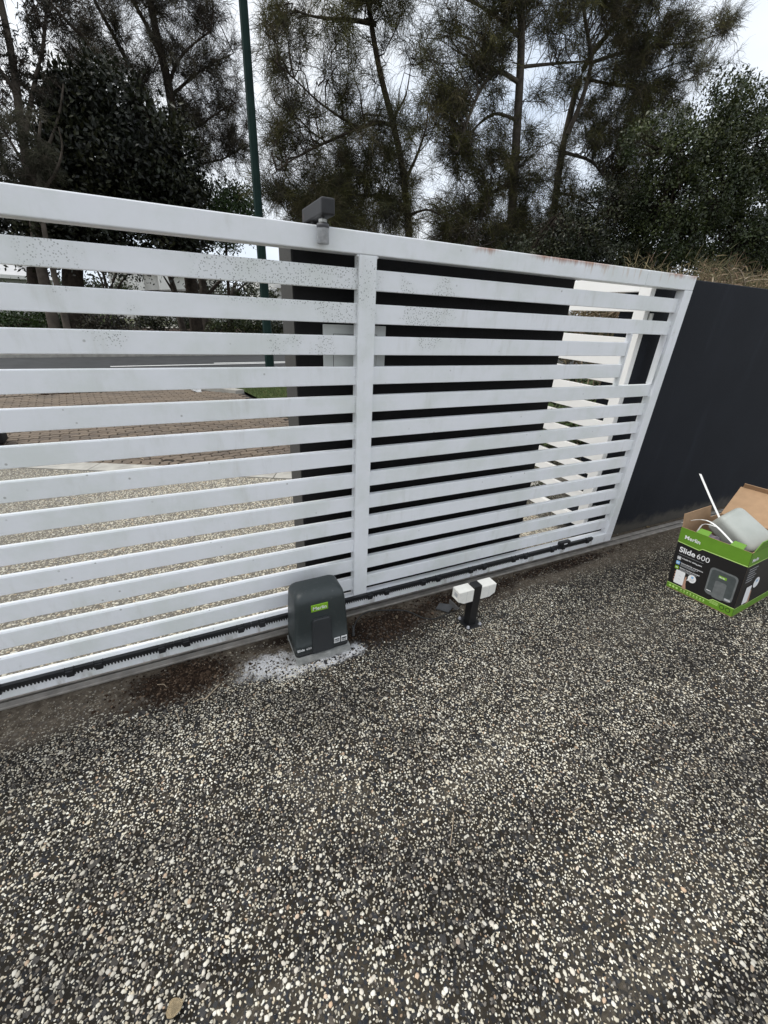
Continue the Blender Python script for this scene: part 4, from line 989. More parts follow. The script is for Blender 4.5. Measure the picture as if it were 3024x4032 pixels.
def twig(label, a, b, r, bend=0.01):
    a = np.array([*a[:2], r]); b = np.array([*b[:2], r * 1.2]); m = (a + b) / 2 + np.array([bend, bend * 0.6, r])
    V, Q = tubes_np(smooth_path([a, m, b], 10)[None], np.linspace(r, r * 0.6, 10)[None], 6)
    o = link('twig', np_mesh('twig', V, Q, smooth=True), M['twig']); tag(o, label, 'twig', 'dry twigs lying on the ground')
twig('pale dry twig lying across the brown soil patch left of the motor', gnd(808, 2755), gnd(868, 2695), 0.0035)
twig('thin pale twig at the near edge of the brown soil patch', gnd(760, 2768), gnd(808, 2752), 0.0025)
twig('small pale twig at the left side of the brown soil patch', gnd(620, 2697), gnd(655, 2707), 0.0018)
twig('long thin straw lying in the middle of the pebble driveway', gnd(1772, 3330), gnd(1786, 3200), 0.0016, 0.006)
twig('tiny straw on the pebbles right of the long straw', gnd(2262, 3195), gnd(2292, 3180), 0.0013, 0.002)
twig('fine dry stem near the left edge of the driveway', gnd(690, 2800), gnd(705, 2850), 0.0012, 0.004)
twig('pale stick lying on the brick paving beyond the gate', gnd(530, 1802), gnd(568, 1812), 0.006)
def leaf(label, c, L, W, rot, mat, curl=0.25, lift=0.004):
    bm = bmesh.new(); n = 8; rows = []
    for i in range(n + 1):
        t_ = i / n; wd = W * math.sin(math.pi * (0.06 + 0.9 * t_)) ** 0.8
        rows.append([bm.verts.new(((t_ - 0.5) * L, s_ * wd / 2, lift + curl * abs(s_) * wd * 0.5 + curl * L * 0.25 * (t_ - 0.5) ** 2 + 0.002 * math.sin(9 * t_ + s_ * 3))) for s_ in (-1, 0, 1)])
    for A, B in zip(rows[:-1], rows[1:]):
        for i in range(2): bm.faces.new((A[i], A[i + 1], B[i + 1], B[i]))
    r = bmesh.ops.solidify(bm, geom=bm.faces[:], thickness=0.0006)
    bm.transform(Matrix.Translation((c[0], c[1], 0)) @ Matrix.Rotation(rot, 4, 'Z'))
    tag(bm_obj('fallen_leaf', bm, mat, smooth=True), label, 'leaf', 'fallen dry leaves')
leaf('curled brown dry leaf on the pebbles at the bottom of the picture', gnd(690, 3975), 0.038, 0.034, 0.3, M['pale_leaf'], 0.7)
leaf('pale dry leaf in the dark soil between motor and sensor post', gnd(1562, 2432), 0.034, 0.016, 1.2, M['twig'], 0.6)
leaf('small orange dry leaf at the foot of the dark right wall', (2.75, 0.09), 0.05, 0.024, 0.2, M['dry_leaf'], 0.4, 0.008)
leaf('tiny tan leaf on the pebbles near the sensor post', gnd(1995, 2515), 0.02, 0.009, 0.7, M['dry_leaf'], 0.4)

# ------------------------------------------------------------------ street side things
lp = at(1066, 1490, 8.75); LX = lp[0]
pole = thing('lamp_post', 'tall dark green tapered street lamp post beyond the gate', 'lamp post', (LX, 8.75, 0.0))
bm = bmesh.new(); lathe(bm, [(0.105, 0.05), (0.098, 2.0), (0.094, 3.0), (0.086, 3.01), (0.078, 6.0), (0.066, 10.0), (0.05, 10.05)], (LX, 8.75, 0), 8); bm_obj('shaft', bm, M['pole'], pole)
bm = bmesh.new(); lathe(bm, [(0.19, 0.0), (0.19, 0.05)], (LX, 8.75, 0.01), 16); bm_obj('base_flange', bm, M['pole'], pole)
box('access_door', LX - 0.05, LX + 0.05, 8.75 - 0.105, 8.75 - 0.097, 0.5, 0.95, M['pole'], pole)
tb = gnd(6, 1757)
bag = thing('tool_bag', 'black rounded tool bag standing on the brick paving at the left picture edge', 'bag', (tb[0] - 0.2, tb[1] + 0.1, 0))
bm = rounded_block(0.42, 0.24, 0.24, 0.05); bm.transform(Matrix.Translation((tb[0] - 0.19, tb[1] + 0.13, 0.122))); bm_obj('bag_body', bm, M['fabric_black'], bag, smooth=True)
cable('handle', [(tb[0] - 0.30, tb[1] + 0.13, 0.235), (tb[0] - 0.28, tb[1] + 0.13, 0.29), (tb[0] - 0.10, tb[1] + 0.13, 0.29), (tb[0] - 0.08, tb[1] + 0.13, 0.235)], 0.012, M['fabric_black'], bag, 20)
lt = gnd(772, 1542); bm = bmesh.new(); bmesh.ops.create_icosphere(bm, subdivisions=2, radius=1.0)
for v in bm.verts:
    c = v.co; v.co = c * (0.8 + 0.35 * math.sin(c.x * 11 + c.y * 7 + c.z * 5))
bm.transform(Matrix.Translation((lt[0], lt[1], 0.045)) @ Matrix.Rotation(0.5, 4, 'Y') @ Matrix.Diagonal((0.13, 0.08, 0.055, 1)))
tag(bm_obj('crumpled_paper', bm, M['paper']), 'crumpled white paper litter at the kerb beyond the gate', 'litter')
# leaf litter in the gutter
g = np.random.default_rng(15)
n = 1600; ss = g.uniform(0.5, 3.4, n); ofs = np.abs(g.normal(0, 0.16, n)) - 0.28 + 0.28 * g.uniform(0, 1, n)
Pl = np.array([road_pt(a, b) for a, b in zip(ss, ofs)])
sz = np.clip(np.exp(g.normal(math.log(0.016), 0.4, n)), 0.006, 0.04)
cl_ = np.array([(0.030, 0.016, 0.010), (0.06, 0.033, 0.02), (0.02, 0.012, 0.009), (0.11, 0.07, 0.045)])[g.choice(4, n, p=[.4, .3, .25, .05])]
o = pebble_field('leaf_litter', Pl, sz, sz * g.uniform(0.2, 0.8, n), cl_, M['soil'], 6, 8); o['label'] = 'dark brown leaf litter collected in the gutter beyond the brick paving'; o['category'] = 'leaf litter'

# grass blades on the near verge and the far lawn
def blades(name, Pg, h, w, seed, cols, label):
    g = np.random.default_rng(seed); N = len(Pg); a = g.uniform(0, 6.28, N)
    V = np.zeros((N, 3, 3)); hh = h * g.uniform(0.5, 1.2, N); ww = w * g.uniform(0.7, 1.3, N)
    V[:, 0] = np.c_[Pg[:, 0] - np.cos(a) * ww, Pg[:, 1] - np.sin(a) * ww, Pg[:, 2]]
    V[:, 1] = np.c_[Pg[:, 0] + np.cos(a) * ww, Pg[:, 1] + np.sin(a) * ww, Pg[:, 2]]
    V[:, 2] = np.c_[Pg[:, 0] + g.normal(0, 0.5, N) * hh, Pg[:, 1] + g.normal(0, 0.5, N) * hh, Pg[:, 2] + hh]
    C = np.repeat(cols[g.choice(len(cols), N)] * g.normal(1, 0.15, (N, 1)), 3, 0)
    o = link(name, np_mesh(name, V.reshape(-1, 3), np.arange(N * 3).reshape(-1, 3), np.clip(C, 0.005, 1)), M['grass'])
    return tag(o, label, 'grass', kind='stuff')
g = np.random.default_rng(21)
A = np.c_[g.uniform(-0.2, 6.0, 90000), g.uniform(3.0, 9.3, 90000)]
A = np.array([p for p in A if in_poly(p, lawn_pts) and seen(p[0], p[1])])
GC = np.array([(0.075, 0.11, 0.030), (0.095, 0.125, 0.038), (0.06, 0.09, 0.026), (0.15, 0.14, 0.06)])
blades('grass', np.c_[A, np.full(len(A), 0.02)], 0.035, 0.004, 3, GC, 'short green grass on the verge beside the brick paving')
A = np.array([road_pt(a, b) for a, b in zip(g.uniform(-16, 14, 26000), g.uniform(24, 42, 26000))])
blades('grass', np.c_[A, np.full(len(A), 0.0)], 0.10, 0.03, 4, GC * 1.15, 'bright green lawn beyond the garden bed across the road')

# ------------------------------------------------------------------ plants
def px_m(Y, px=1512, py=600):
    d = ray(px, py); tt = (Y - CAM[1]) / d[1]; return F_PX / tt

def strands(centers, dirs, per, L, w, g, spread=0.75, droop=0.55, back=0.55):
    N = len(centers); M_ = N * per
    c = np.repeat(centers, per, 0); d = np.repeat(dirs, per, 0)
    s = c - d * (g.uniform(0, 1, (M_, 1)) * back) + g.normal(0, 0.035, (M_, 3))
    dv = d + g.normal(0, spread, (M_, 3)); dv[:, 2] += 0.12
    dv /= np.linalg.norm(dv, axis=1, keepdims=True) + 1e-9
    LL = L * g.uniform(0.55, 1.25, (M_, 1))
    m = s + dv * LL * 0.5
    dn = dv + np.array([0, 0, -1.0]) * droop * g.uniform(0.4, 1.4, (M_, 1)); dn /= np.linalg.norm(dn, axis=1, keepdims=True)
    e = m + dn * LL * 0.5
    side = np.cross(dv, g.normal(0, 1, (M_, 3))); side /= np.linalg.norm(side, axis=1, keepdims=True) + 1e-9
    side *= w * g.uniform(0.7, 1.3, (M_, 1)) * 0.5
    V = np.stack([s - side, s + side, m + side * 0.85, m - side * 0.85, e], 1)
    i = np.arange(M_)[:, None] * 5
    T = np.concatenate([i + np.array([0, 1, 2]), i + np.array([0, 2, 3]), i + np.array([3, 2, 4])], 1).reshape(-1, 3)
    return V.reshape(-1, 3), T

def to3(pl, Y, y0=0.0, y1=0.0):
    n = len(pl); return np.array([at(p[0], p[1], Y + y0 + (y1 - y0) * i / max(1, n - 1)) for i, p in enumerate(pl)])

def tree_base(name, label, cat, base, group):
    return thing(name, label, cat, (float(base[0]), float(base[1]), 0.0), 0, group)

def limb_mesh(paths, radii, extra=None):
    Vs, Qs, n = [], [], 0
    for p, r in zip(paths, radii):
        K = max(8, int(len(p) * 4)); q = smooth_path(p, K)
        V, Q = tubes_np(q[None], np.linspace(r[0], r[1], K)[None], 8); Vs.append(V); Qs.append(Q + n); n += len(V)
    if extra:
        for V, Q in extra: Vs.append(V); Qs.append(Q + n); n += len(V)
    return np.concatenate(Vs), np.concatenate(Qs)

def bezier(a, m, b, K):
    t_ = np.linspace(0, 1, K)[None, :, None]
    return (1 - t_) ** 2 * a[:, None] + 2 * t_ * (1 - t_) * m[:, None] + t_ ** 2 * b[:, None]

def sample_cloud(c, Y, n, g, shell=False):
    px, py, rx, ry = c; ctr = at(px, py, Y); s = px_m(Y, px, py); R = np.array([rx / s, 0.5 * (rx + ry) / s, ry / s])
    v = g.normal(0, 1, (n, 3)); v /= np.linalg.norm(v, axis=1, keepdims=True)
    r = g.uniform(0.25 if not shell else 0.55, 1, (n, 1)) ** (1 / 2.2)
    return ctr + v * r * R, ctr

def sheoak(name, label, Y, limbs, clouds, dens, seed, cols, bark, per=38, tufts=7, L=0.34, w=0.006, sub=0.42, group='trees behind the gate', droop=0.55, spread=0.75):
    g = np.random.default_rng(seed)
    paths = [to3(l[0], Y, l[2] if len(l) > 2 else 0, l[3] if len(l) > 3 else 0) for l in limbs]
    tk = paths[0]; base = np.array([tk[0, 0] + (tk[0, 0] - tk[min(2, len(tk) - 1), 0]) * 0.3, tk[0, 1], -0.05])
    paths[0] = np.vstack([base, [base[0] * 0.5 + tk[0, 0] * 0.5, base[1], tk[0, 2] * 0.5], tk])
    radii = [l[1] for l in limbs]; radii[0] = (radii[0][0] * 1.15, radii[0][1])
    root = tree_base(name, label, 'tree', base, group)
    LP = np.concatenate([resample(p, 24) for p in paths]); LP = LP[LP[:, 2] > 1.0]
    C = []; A = []
    for c in clouds:
        s = px_m(Y, c[0], c[1]); n = max(2, int(dens * math.pi * c[2] * c[3] / s ** 2 * (c[4] if len(c) > 4 else 1)))
        q, _ = sample_cloud(c[:4], Y, n, g); C.append(q)
    C = np.concatenate(C)
    # attach each branch to a limb point, preferring lower ones
    dd = np.linalg.norm(C[:, None] - LP[None], axis=2) + 0.9 * np.clip(LP[None, :, 2] - C[:, None, 2] + 0.3, 0, None)
    A = LP[np.argmin(dd + g.uniform(0, 1.1, dd.shape), axis=1)]
    mid = 0.5 * (A + C); mid[:, 2] += 0.22 * np.linalg.norm(C - A, axis=1); mid += g.normal(0, 0.22, mid.shape)
    BP = bezier(A, mid, C, 7); BP[:, 1:-1] += g.normal(0, 0.05, BP[:, 1:-1].shape)
    Bl = np.linalg.norm(C - A, axis=1)
    BR = np.linspace(1, 0.3, 7)[None] * np.clip(0.010 + 0.008 * Bl, 0.010, 0.035)[:, None]
    Vb, Qb = tubes_np(BP, BR, 4)
    # twigs and tufts
    N = len(C); n2 = N * tufts
    k = g.integers(3, 7, n2); S = np.repeat(BP, tufts, 0)[np.arange(n2), k]
    outd = np.repeat(C - A, tufts, 0); outd /= np.linalg.norm(outd, axis=1, keepdims=True) + 1e-9
    d = outd * 0.55 + g.normal(0, 0.65, (n2, 3)); d[:, 2] += 0.15; d /= np.linalg.norm(d, axis=1, keepdims=True)
    E_ = S + d * sub * g.uniform(0.35, 1.25, (n2, 1)); mm = 0.5 * (S + E_); mm[:, 2] += 0.06
    TP = bezier(S, mm, E_, 4); Vt, Qt = tubes_np(TP, np.linspace(0.007, 0.003, 4)[None].repeat(n2, 0), 3)
    dirs = E_ - mm; dirs /= np.linalg.norm(dirs, axis=1, keepdims=True)
    Vs, Ts = strands(E_, dirs, per, L, w, g, spread, droop, sub * 0.9)
    tc = cols[g.choice(len(cols), n2)] * g.normal(1, 0.18, (n2, 1))
    Cs = np.clip(np.repeat(tc, per * 5, 0), 0.004, 1)
    V, Q = limb_mesh(paths, radii)
    link('trunk', np_mesh('trunk', V, Q, smooth=True), bark, root)
    Vx, Qx = np.concatenate([Vb, Vt]), np.concatenate([Qb, Qt + len(Vb)])
    link('branches', np_mesh('branches', Vx, Qx, smooth=True), bark, root)['kind'] = 'stuff'
    link('crown', np_mesh('crown', Vs, Ts, Cs), M['needles'], root)
    return root

def leaf_cards(P_, N_, L, W, g, droop=0.0):
    n = len(P_); d = g.normal(0, 1, (n, 3)) + N_ * 0.6; d[:, 2] -= droop; d /= np.linalg.norm(d, axis=1, keepdims=True)
    nn = N_ + g.normal(0, 0.55, (n, 3)); side = np.cross(d, nn); side /= np.linalg.norm(side, axis=1, keepdims=True) + 1e-9
    LL = L * g.uniform(0.6, 1.25, (n, 1)); WW = W * g.uniform(0.7, 1.2, (n, 1)) * 0.5
    up = np.cross(side, d)
    V = np.stack([P_, P_ + d * LL * 0.45 + side * WW + up * WW * 0.3, P_ + d * LL, P_ + d * LL * 0.45 - side * WW + up * WW * 0.3], 1)
    i = np.arange(n)[:, None] * 4
    T = np.concatenate([i + np.array([0, 1, 2]), i + np.array([0, 2, 3])], 1).reshape(-1, 3)
    return V.reshape(-1, 3), T

def leafy(name, label, Y, limbs, clouds, seed, cols, bark, dens=14, per=55, L=0.10, W=0.05, clump=0.30, group='trees behind the gate', droop=0.0, cat='tree', ground=True, z0=0.0):
    g = np.random.default_rng(seed)
    paths = [to3(l[0], Y, l[2] if len(l) > 2 else 0, l[3] if len(l) > 3 else 0) for l in limbs]
    tk = paths[0]; base = np.array([tk[0, 0], tk[0, 1], z0 - 0.05])
    paths[0] = np.vstack([base, tk]); radii = [l[1] for l in limbs]
    root = tree_base(name, label, cat, base, group)
    LP = np.concatenate([resample(p, 16) for p in paths])
    C, NN = [], []
    for c in clouds:
        s = px_m(Y, c[0], c[1]); n = max(2, int(dens * math.pi * c[2] * c[3] / s ** 2 * (c[4] if len(c) > 4 else 1)))
        q, ctr = sample_cloud(c[:4], Y, n, g, True); C.append(q); o_ = q - ctr; NN.append(o_ / (np.linalg.norm(o_, axis=1, keepdims=True) + 1e-9))
    C = np.concatenate(C); NN = np.concatenate(NN)
    ok = C[:, 2] > z0 + 0.05; C, NN = C[ok], NN[ok]
    dd = np.linalg.norm(C[:, None] - LP[None], axis=2); A = LP[np.argmin(dd, axis=1)]
    sel = g.uniform(0, 1, len(C)) < 0.5
    mid = 0.5 * (A + C) + g.normal(0, 0.08, A.shape); BP = bezier(A[sel], mid[sel], C[sel], 5)
    Vb, Qb = tubes_np(BP, np.linspace(0.018, 0.005, 5)[None].repeat(sel.sum(), 0) * (clump / 0.3), 4)
    Pl = np.repeat(C, per, 0) + g.normal(0, clump * 0.5, (len(C) * per, 3)); Nl = np.repeat(NN, per, 0) + np.array([0, 0, 0.5])
    ok = Pl[:, 2] > z0 + 0.02
    Vs, Ts = leaf_cards(Pl[ok], Nl[ok], L, W, g, droop)
    tc = np.repeat(cols[g.choice(len(cols), len(C))] * g.normal(1, 0.16, (len(C), 1)), per, 0)[ok] * g.normal(1, 0.22, (ok.sum(), 1))
    V, Q = limb_mesh(paths, radii, [(Vb, Qb)])
    link('trunk' if cat == 'tree' else 'stems', np_mesh('trunk', V, Q, smooth=True), bark, root)
    link('crown' if cat == 'tree' else 'foliage', np_mesh('crown', Vs, Ts, np.clip(np.repeat(tc, 4, 0), 0.003, 1)), M['leaves'], root)
    return root

OLIVE = np.array([(0.078, 0.078, 0.034), (0.112, 0.106, 0.042), (0.060, 0.062, 0.034), (0.108, 0.092, 0.056), (0.052, 0.048, 0.037)])
GREYB = np.array([(0.060, 0.052, 0.042), (0.078, 0.066, 0.050), (0.050, 0.047, 0.038), (0.085, 0.078, 0.050)])
DARKG = np.array([(0.014, 0.018, 0.009), (0.020, 0.024, 0.011), (0.012, 0.014, 0.009), (0.028, 0.030, 0.013)])
MIDG = np.array([(0.033, 0.045, 0.016), (0.046, 0.058, 0.019), (0.027, 0.037, 0.014), (0.060, 0.070, 0.024)])
BRIGHTG = np.array([(0.035, 0.062, 0.016), (0.045, 0.075, 0.020), (0.028, 0.048, 0.014)])
GUM = np.array([(0.045, 0.042, 0.034), (0.060, 0.050, 0.040), (0.036, 0.036, 0.028)])
SCRUB = np.array([(0.060, 0.062, 0.040), (0.075, 0.074, 0.050), (0.050, 0.050, 0.036), (0.085, 0.078, 0.058)])

# middle she-oak
sheoak('sheoak_tree', 'wispy she-oak with a dark leaning trunk above the guide bracket, right of lamp post', 9.5, [
    ([(1612, 930), (1602, 800), (1582, 640), (1545, 470), (1500, 310), (1470, 150), (1448, 0), (1430, -150), (1415, -320)], (0.115, 0.04)),
    ([(1560, 500), (1500, 478), (1420, 500), (1330, 540), (1230, 585), (1130, 640), (1070, 690)], (0.048, 0.008), 0, -0.6),
    ([(1478, 95), (1400, 80), (1300, 74), (1220, 64), (1165, 40)], (0.05, 0.014), 0, -0.4),
    ([(1420, 505), (1350, 470), (1250, 400), (1150, 300), (1075, 235)], (0.028, 0.010), 0, -0.7),
    ([(1605, 820), (1520, 775), (1400, 765), (1280, 810), (1150, 850)], (0.05, 0.015), 0, 0.5),
    ([(1590, 720), (1640, 620), (1680, 500), (1690, 380)], (0.045, 0.012), 0, 0.6),
    ([(1545, 470), (1600, 380), (1620, 250)], (0.03, 0.010), 0, 0.4),
    ([(1606, 850), (1680, 820), (1760, 860)], (0.035, 0.010), 0, -0.4)],
    [(1130, 115, 105, 80, .9), (1090, 250, 60, 85, .7), (1250, 190, 130, 110, .5), (1130, 430, 100, 85, .9), (1330, 330, 110, 130, .35), (1500, 70, 120, 90, .6), (1340, 20, 120, 60, .5),
     (1110, 640, 100, 90, .9), (1290, 650, 120, 80, .9), (1440, 640, 110, 110, .9), (1170, 800, 150, 70, 1.3), (1400, 800, 150, 80, 1.3), (1520, 880, 130, 60, 1.0), (1300, 880, 170, 50, 1.0), (1640, 420, 60, 140, .5), (1080, 840, 60, 70, 1.1), (1420, 470, 90, 80, .4), (1420, 200, 80, 90, .5), (1440, -150, 160, 120, .8), (1250, 870, 220, 50, 1.3), (1530, 780, 90, 110, .9), (1380, 560, 110, 80, .7), (1560, 560, 70, 120, .6)],
    10.5, 31, OLIVE, M['bark_dark'], per=36, tufts=10, L=0.36, w=0.0062, sub=0.50)
# large right she-oak
sheoak('sheoak_tree', 'large she-oak with two thick upright trunks behind the right half of the gate', 10.5, [
    ([(2002, 1050), (2015, 850), (2030, 600), (2045, 350), (2055, 150), (2050, 0), (2048, -200), (2045, -420)], (0.16, 0.07)),
    ([(2150, 1060), (2185, 790), (2215, 580), (2258, 390), (2300, 250), (2380, 150), (2470, 40), (2560, -100)], (0.13, 0.045), 0.3, 0.8),
    ([(2235, 530), (2290, 400), (2335, 250), (2300, 60), (2280, -150)], (0.075, 0.03), 0.2, -0.3),
    ([(2035, 320), (1960, 270), (1900, 330), (1850, 450), (1800, 600)], (0.06, 0.02), 0, -0.7),
    ([(2028, 470), (1950, 440), (1880, 490), (1830, 560)], (0.05, 0.015), 0, 0.5),
    ([(2015, 720), (1930, 760), (1880, 880), (1860, 980)], (0.055, 0.02), 0, -0.5),
    ([(2042, 265), (2130, 255), (2250, 245), (2330, 240)], (0.045, 0.02), 0, 0.3),
    ([(2320, 250), (2450, 205), (2600, 180), (2740, 165), (2850, 130)], (0.05, 0.010), 0.3, -0.6),
    ([(2300, 310), (2420, 335), (2560, 350), (2700, 320), (2810, 265)], (0.045, 0.010), 0.3, 0.6),
    ([(2220, 600), (2330, 630), (2400, 720), (2440, 800)], (0.055, 0.015), 0.3, -0.3),
    ([(2185, 760), (2280, 770), (2380, 850)], (0.05, 0.015), 0.3, 0.2),
    ([(2050, 150), (1950, 60), (1850, 0), (1720, -40)], (0.05, 0.015), 0, 0.4)],
    [(1700, 60, 80, 100, 1.2), (1640, 260, 50, 60, .7), (1850, 200, 120, 90, 1.1), (1690, 330, 80, 110, 1.0), (1740, 480, 120, 110, 1.3), (1760, 630, 110, 90, 1.2), (1860, 740, 110, 120, .9), (1960, 110, 90, 120, 1.1), (1960, 30, 150, 70, 1.1), (2150, 70, 150, 90, 1.2), (2350, 60, 180, 100, 1.1),
     (2210, 330, 90, 40, .8), (2550, 120, 160, 110, 1.2), (2600, 280, 160, 100, 1.1), (2750, 170, 90, 70, .7), (2850, 140, 55, 50, .7), (2800, 280, 60, 50, .6), (2450, 430, 150, 90, 1.0), (2600, 440, 140, 100, 1.2), (2450, 590, 150, 100, 1.0), (2150, 690, 90, 110, .8), (2300, 850, 170, 110, 1.0), (1940, 900, 130, 110, 1.1), (2090, 950, 150, 90, 1.2), (1750, 880, 100, 90, .8), (1660, 850, 60, 110, .6), (2470, 770, 120, 100, 1.0), (2000, -200, 250, 120, 1.0), (2500, -80, 200, 110, 1.0), (1900, 380, 90, 110, .9), (2010, 640, 70, 110, .8), (1850, 960, 190, 70, 1.4), (2200, 980, 220, 80, 1.4), (2060, 480, 70, 110, .6), (2080, 820, 90, 110, .9), (2330, 520, 100, 100, .7), (2260, 250, 90, 70, .6), (1930, 620, 90, 120, .9), (2380, 330, 110, 90, .8)],
    8.2, 32, OLIVE, M['bark_grey'], per=23, tufts=10, L=0.37, w=0.0082, sub=0.52)
# left she-oak
sheoak('sheoak_tree', 'brownish she-oak with fanned stems behind the dark leafy tree, left of lamp post', 21.0, [
    ([(738, 1000), (715, 760), (690, 500), (665, 340), (640, 230), (610, 110), (590, 0), (575, -150)], (0.26, 0.10)),
    ([(715, 700), (620, 500), (560, 415), (430, 270), (330, 150), (200, 20), (120, -80)], (0.14, 0.04), 0, -0.5),
    ([(705, 640), (640, 500), (545, 330), (470, 180), (370, 0), (320, -120)], (0.14, 0.04), 0, 0.8),
    ([(640, 240), (590, 120), (520, 0), (480, -100)], (0.10, 0.04), 0, 0.5),
    ([(665, 340), (690, 250), (740, 190), (830, 120)], (0.07, 0.02), 0, -0.6),
    ([(672, 380), (760, 300), (850, 240), (920, 210)], (0.06, 0.015), 0, 0.6),
    ([(692, 520), (780, 500), (860, 440), (940, 400)], (0.06, 0.015), 0, -0.8),
    ([(712, 700), (800, 640), (880, 630), (950, 580)], (0.06, 0.015), 0, 0.7)],
    [(800, 60, 60, 80, 1), (560, 60, 110, 80, .9), (700, 70, 80, 100, .9), (790, 160, 80, 90, 1), (880, 250, 70, 80, 1), (930, 340, 50, 80, 1), (600, 180, 100, 90, .9), (700, 260, 80, 80, .6), (800, 390, 110, 100, 1), (890, 490, 80, 90, 1.1), (840, 610, 100, 80, 1.1), (950, 560, 45, 90, .8), (740, 520, 80, 90, .9), (340, 60, 120, 80, .8), (430, 190, 120, 90, .8), (330, 230, 100, 70, .7), (500, 320, 110, 80, .9), (230, 70, 90, 80, .6), (700, -80, 200, 70, .9), (400, -80, 200, 70, .8), (620, 400, 90, 70, .9), (940, 640, 50, 60, 1.0)],
    3.7, 33, GREYB, M['bark_dark'], per=34, tufts=9, L=0.46, w=0.0100, sub=0.80)
# gum at far left
sheoak('gum_tree', 'thin-leaved gum tree with pale trunks at the top left corner', 18.0, [
    ([(150, 1000), (115, 700), (80, 480), (60, 300), (35, 150), (0, 0), (-30, -150)], (0.17, 0.07)),
    ([(95, 560), (130, 350), (170, 200), (180, 60), (200, -80)], (0.08, 0.03), 0, 0.5),
    ([(70, 380), (20, 300), (-60, 200), (-130, 60)], (0.07, 0.03), 0, -0.4),
    ([(120, 700), (200, 560), (240, 430), (250, 330)], (0.07, 0.02), 0, -0.5)],
    [(60, 90, 90, 90, 1), (160, 80, 80, 90, 1), (100, 220, 110, 80, 1), (200, 260, 70, 80, .8), (20, 300, 60, 90, .9), (150, 350, 90, 70, .8), (30, 430, 70, 70, .8), (-80, 120, 100, 150, 1), (80, -80, 200, 80, 1), (-100, 380, 90, 140, .9)],
    3.6, 34, GUM, M['bark_pale'], per=26, tufts=7, L=0.26, w=0.022, sub=0.55, droop=1.3, spread=0.9)
# scrubby grey-green tree, lower left
sheoak('scrub_tree', 'grey-green scrubby tree with pale bare branches above the left end of the gate', 16.5, [
    ([(170, 900), (165, 760), (150, 650), (150, 560), (160, 480)], (0.10, 0.03)),
    ([(165, 760), (90, 640), (20, 520), (-40, 430)], (0.06, 0.02), 0, -0.4),
    ([(165, 760), (230, 660), (250, 580), (230, 500)], (0.05, 0.015), 0, -0.8),
    ([(160, 700), (60, 690), (-40, 640)], (0.05, 0.015), 0, 0.4)],
    [(60, 620, 120, 100, 1.1), (180, 640, 80, 80, 1), (60, 500, 90, 60, .8), (150, 700, 120, 60, 1.0), (0, 720, 90, 80, 1.1), (-90, 620, 90, 120, 1)],
    6.0, 35, SCRUB, M['bark_pale'], per=30, tufts=7, L=0.30, w=0.010, sub=0.45)
# dark leafy tree
leafy('fig_tree', 'dense almost black broad-leaved tree above the left part of the gate', 19.0, [
    ([(290, 1150), (280, 1050), (330, 900), (400, 750), (450, 600)], (0.42, 0.15)),
    ([(285, 1060), (220, 950), (240, 800), (260, 650)], (0.24, 0.08)), ([(150, 1150), (130, 1060), (200, 900), (300, 780)], (0.28, 0.10), 0.6, 0.2), ([(320, 920), (500, 800), (620, 700)], (0.2, 0.06)), ([(400, 760), (560, 640), (640, 540)], (0.15, 0.05))],
    [(440, 420, 120, 130, 1), (560, 560, 170, 140, 1), (330, 500, 130, 150, 1), (270, 400, 60, 80, .8), (420, 660, 220, 150, 1.1), (650, 660, 130, 110, 1), (250, 640, 90, 130, 1), (600, 780, 190, 100, 1.1), (350, 800, 200, 110, 1.1), (740, 780, 70, 70, 1), (480, 920, 330, 80, .9), (150, 920, 180, 90, .9), (700, 900, 130, 70, .9), (100, 820, 130, 80, .8), (450, 1000, 260, 40, .7)],
    41, DARKG, M['bark_dark'], dens=15, per=56, L=0.19, W=0.10, clump=0.50)
leafy('shrub_tree', 'small bright green leafy tree just left of the lamp post', 22.0, [
    ([(900, 1150), (890, 1000), (890, 850)], (0.10, 0.04)), ([(890, 950), (960, 850)], (0.06, 0.02))],
    [(860, 790, 70, 65, 1), (920, 830, 90, 70, 1), (980, 820, 40, 60, .9), (890, 900, 130, 60, 1), (960, 760, 30, 30, .5)],
    42, BRIGHTG, M['bark_dark'], dens=16, per=55, L=0.15, W=0.07, clump=0.42)
# trees on the far right
leafy('leafy_tree', 'mid green bushy tree rising over the right wall under open sky', 7.5, [
    ([(2900, 1150), (2890, 950), (2860, 800), (2830, 600)], (0.14, 0.05)), ([(2880, 850), (2960, 650), (3000, 480)], (0.07, 0.02)), ([(2870, 850), (2740, 700), (2650, 600)], (0.06, 0.02))],
    [(2850, 400, 70, 75, .7), (2800, 340, 35, 45, .5), (2920, 360, 40, 45, .5), (2985, 400, 35, 60, .5), (2560, 560, 110, 80, .7), (2930, 450, 90, 100, .9), (2770, 520, 120, 110, 1), (2900, 600, 150, 130, 1), (2660, 620, 130, 100, .9), (3020, 600, 90, 150, .9), (2780, 760, 180, 130, 1.1), (2960, 800, 150, 150, 1.1), (2620, 800, 140, 120, 1), (2850, 950, 220, 110, 1.1), (2620, 950, 160, 100, 1.1), (3080, 800, 130, 200, 1), (3020, 990, 160, 90, 1.0), (2750, 1060, 200, 60, 1.0), (2980, 1080, 180, 60, 1.0), (3150, 1000, 120, 140, 1)],
    43, MIDG, M['bark_dark'], dens=50, per=40, L=0.085, W=0.046, clump=0.20)
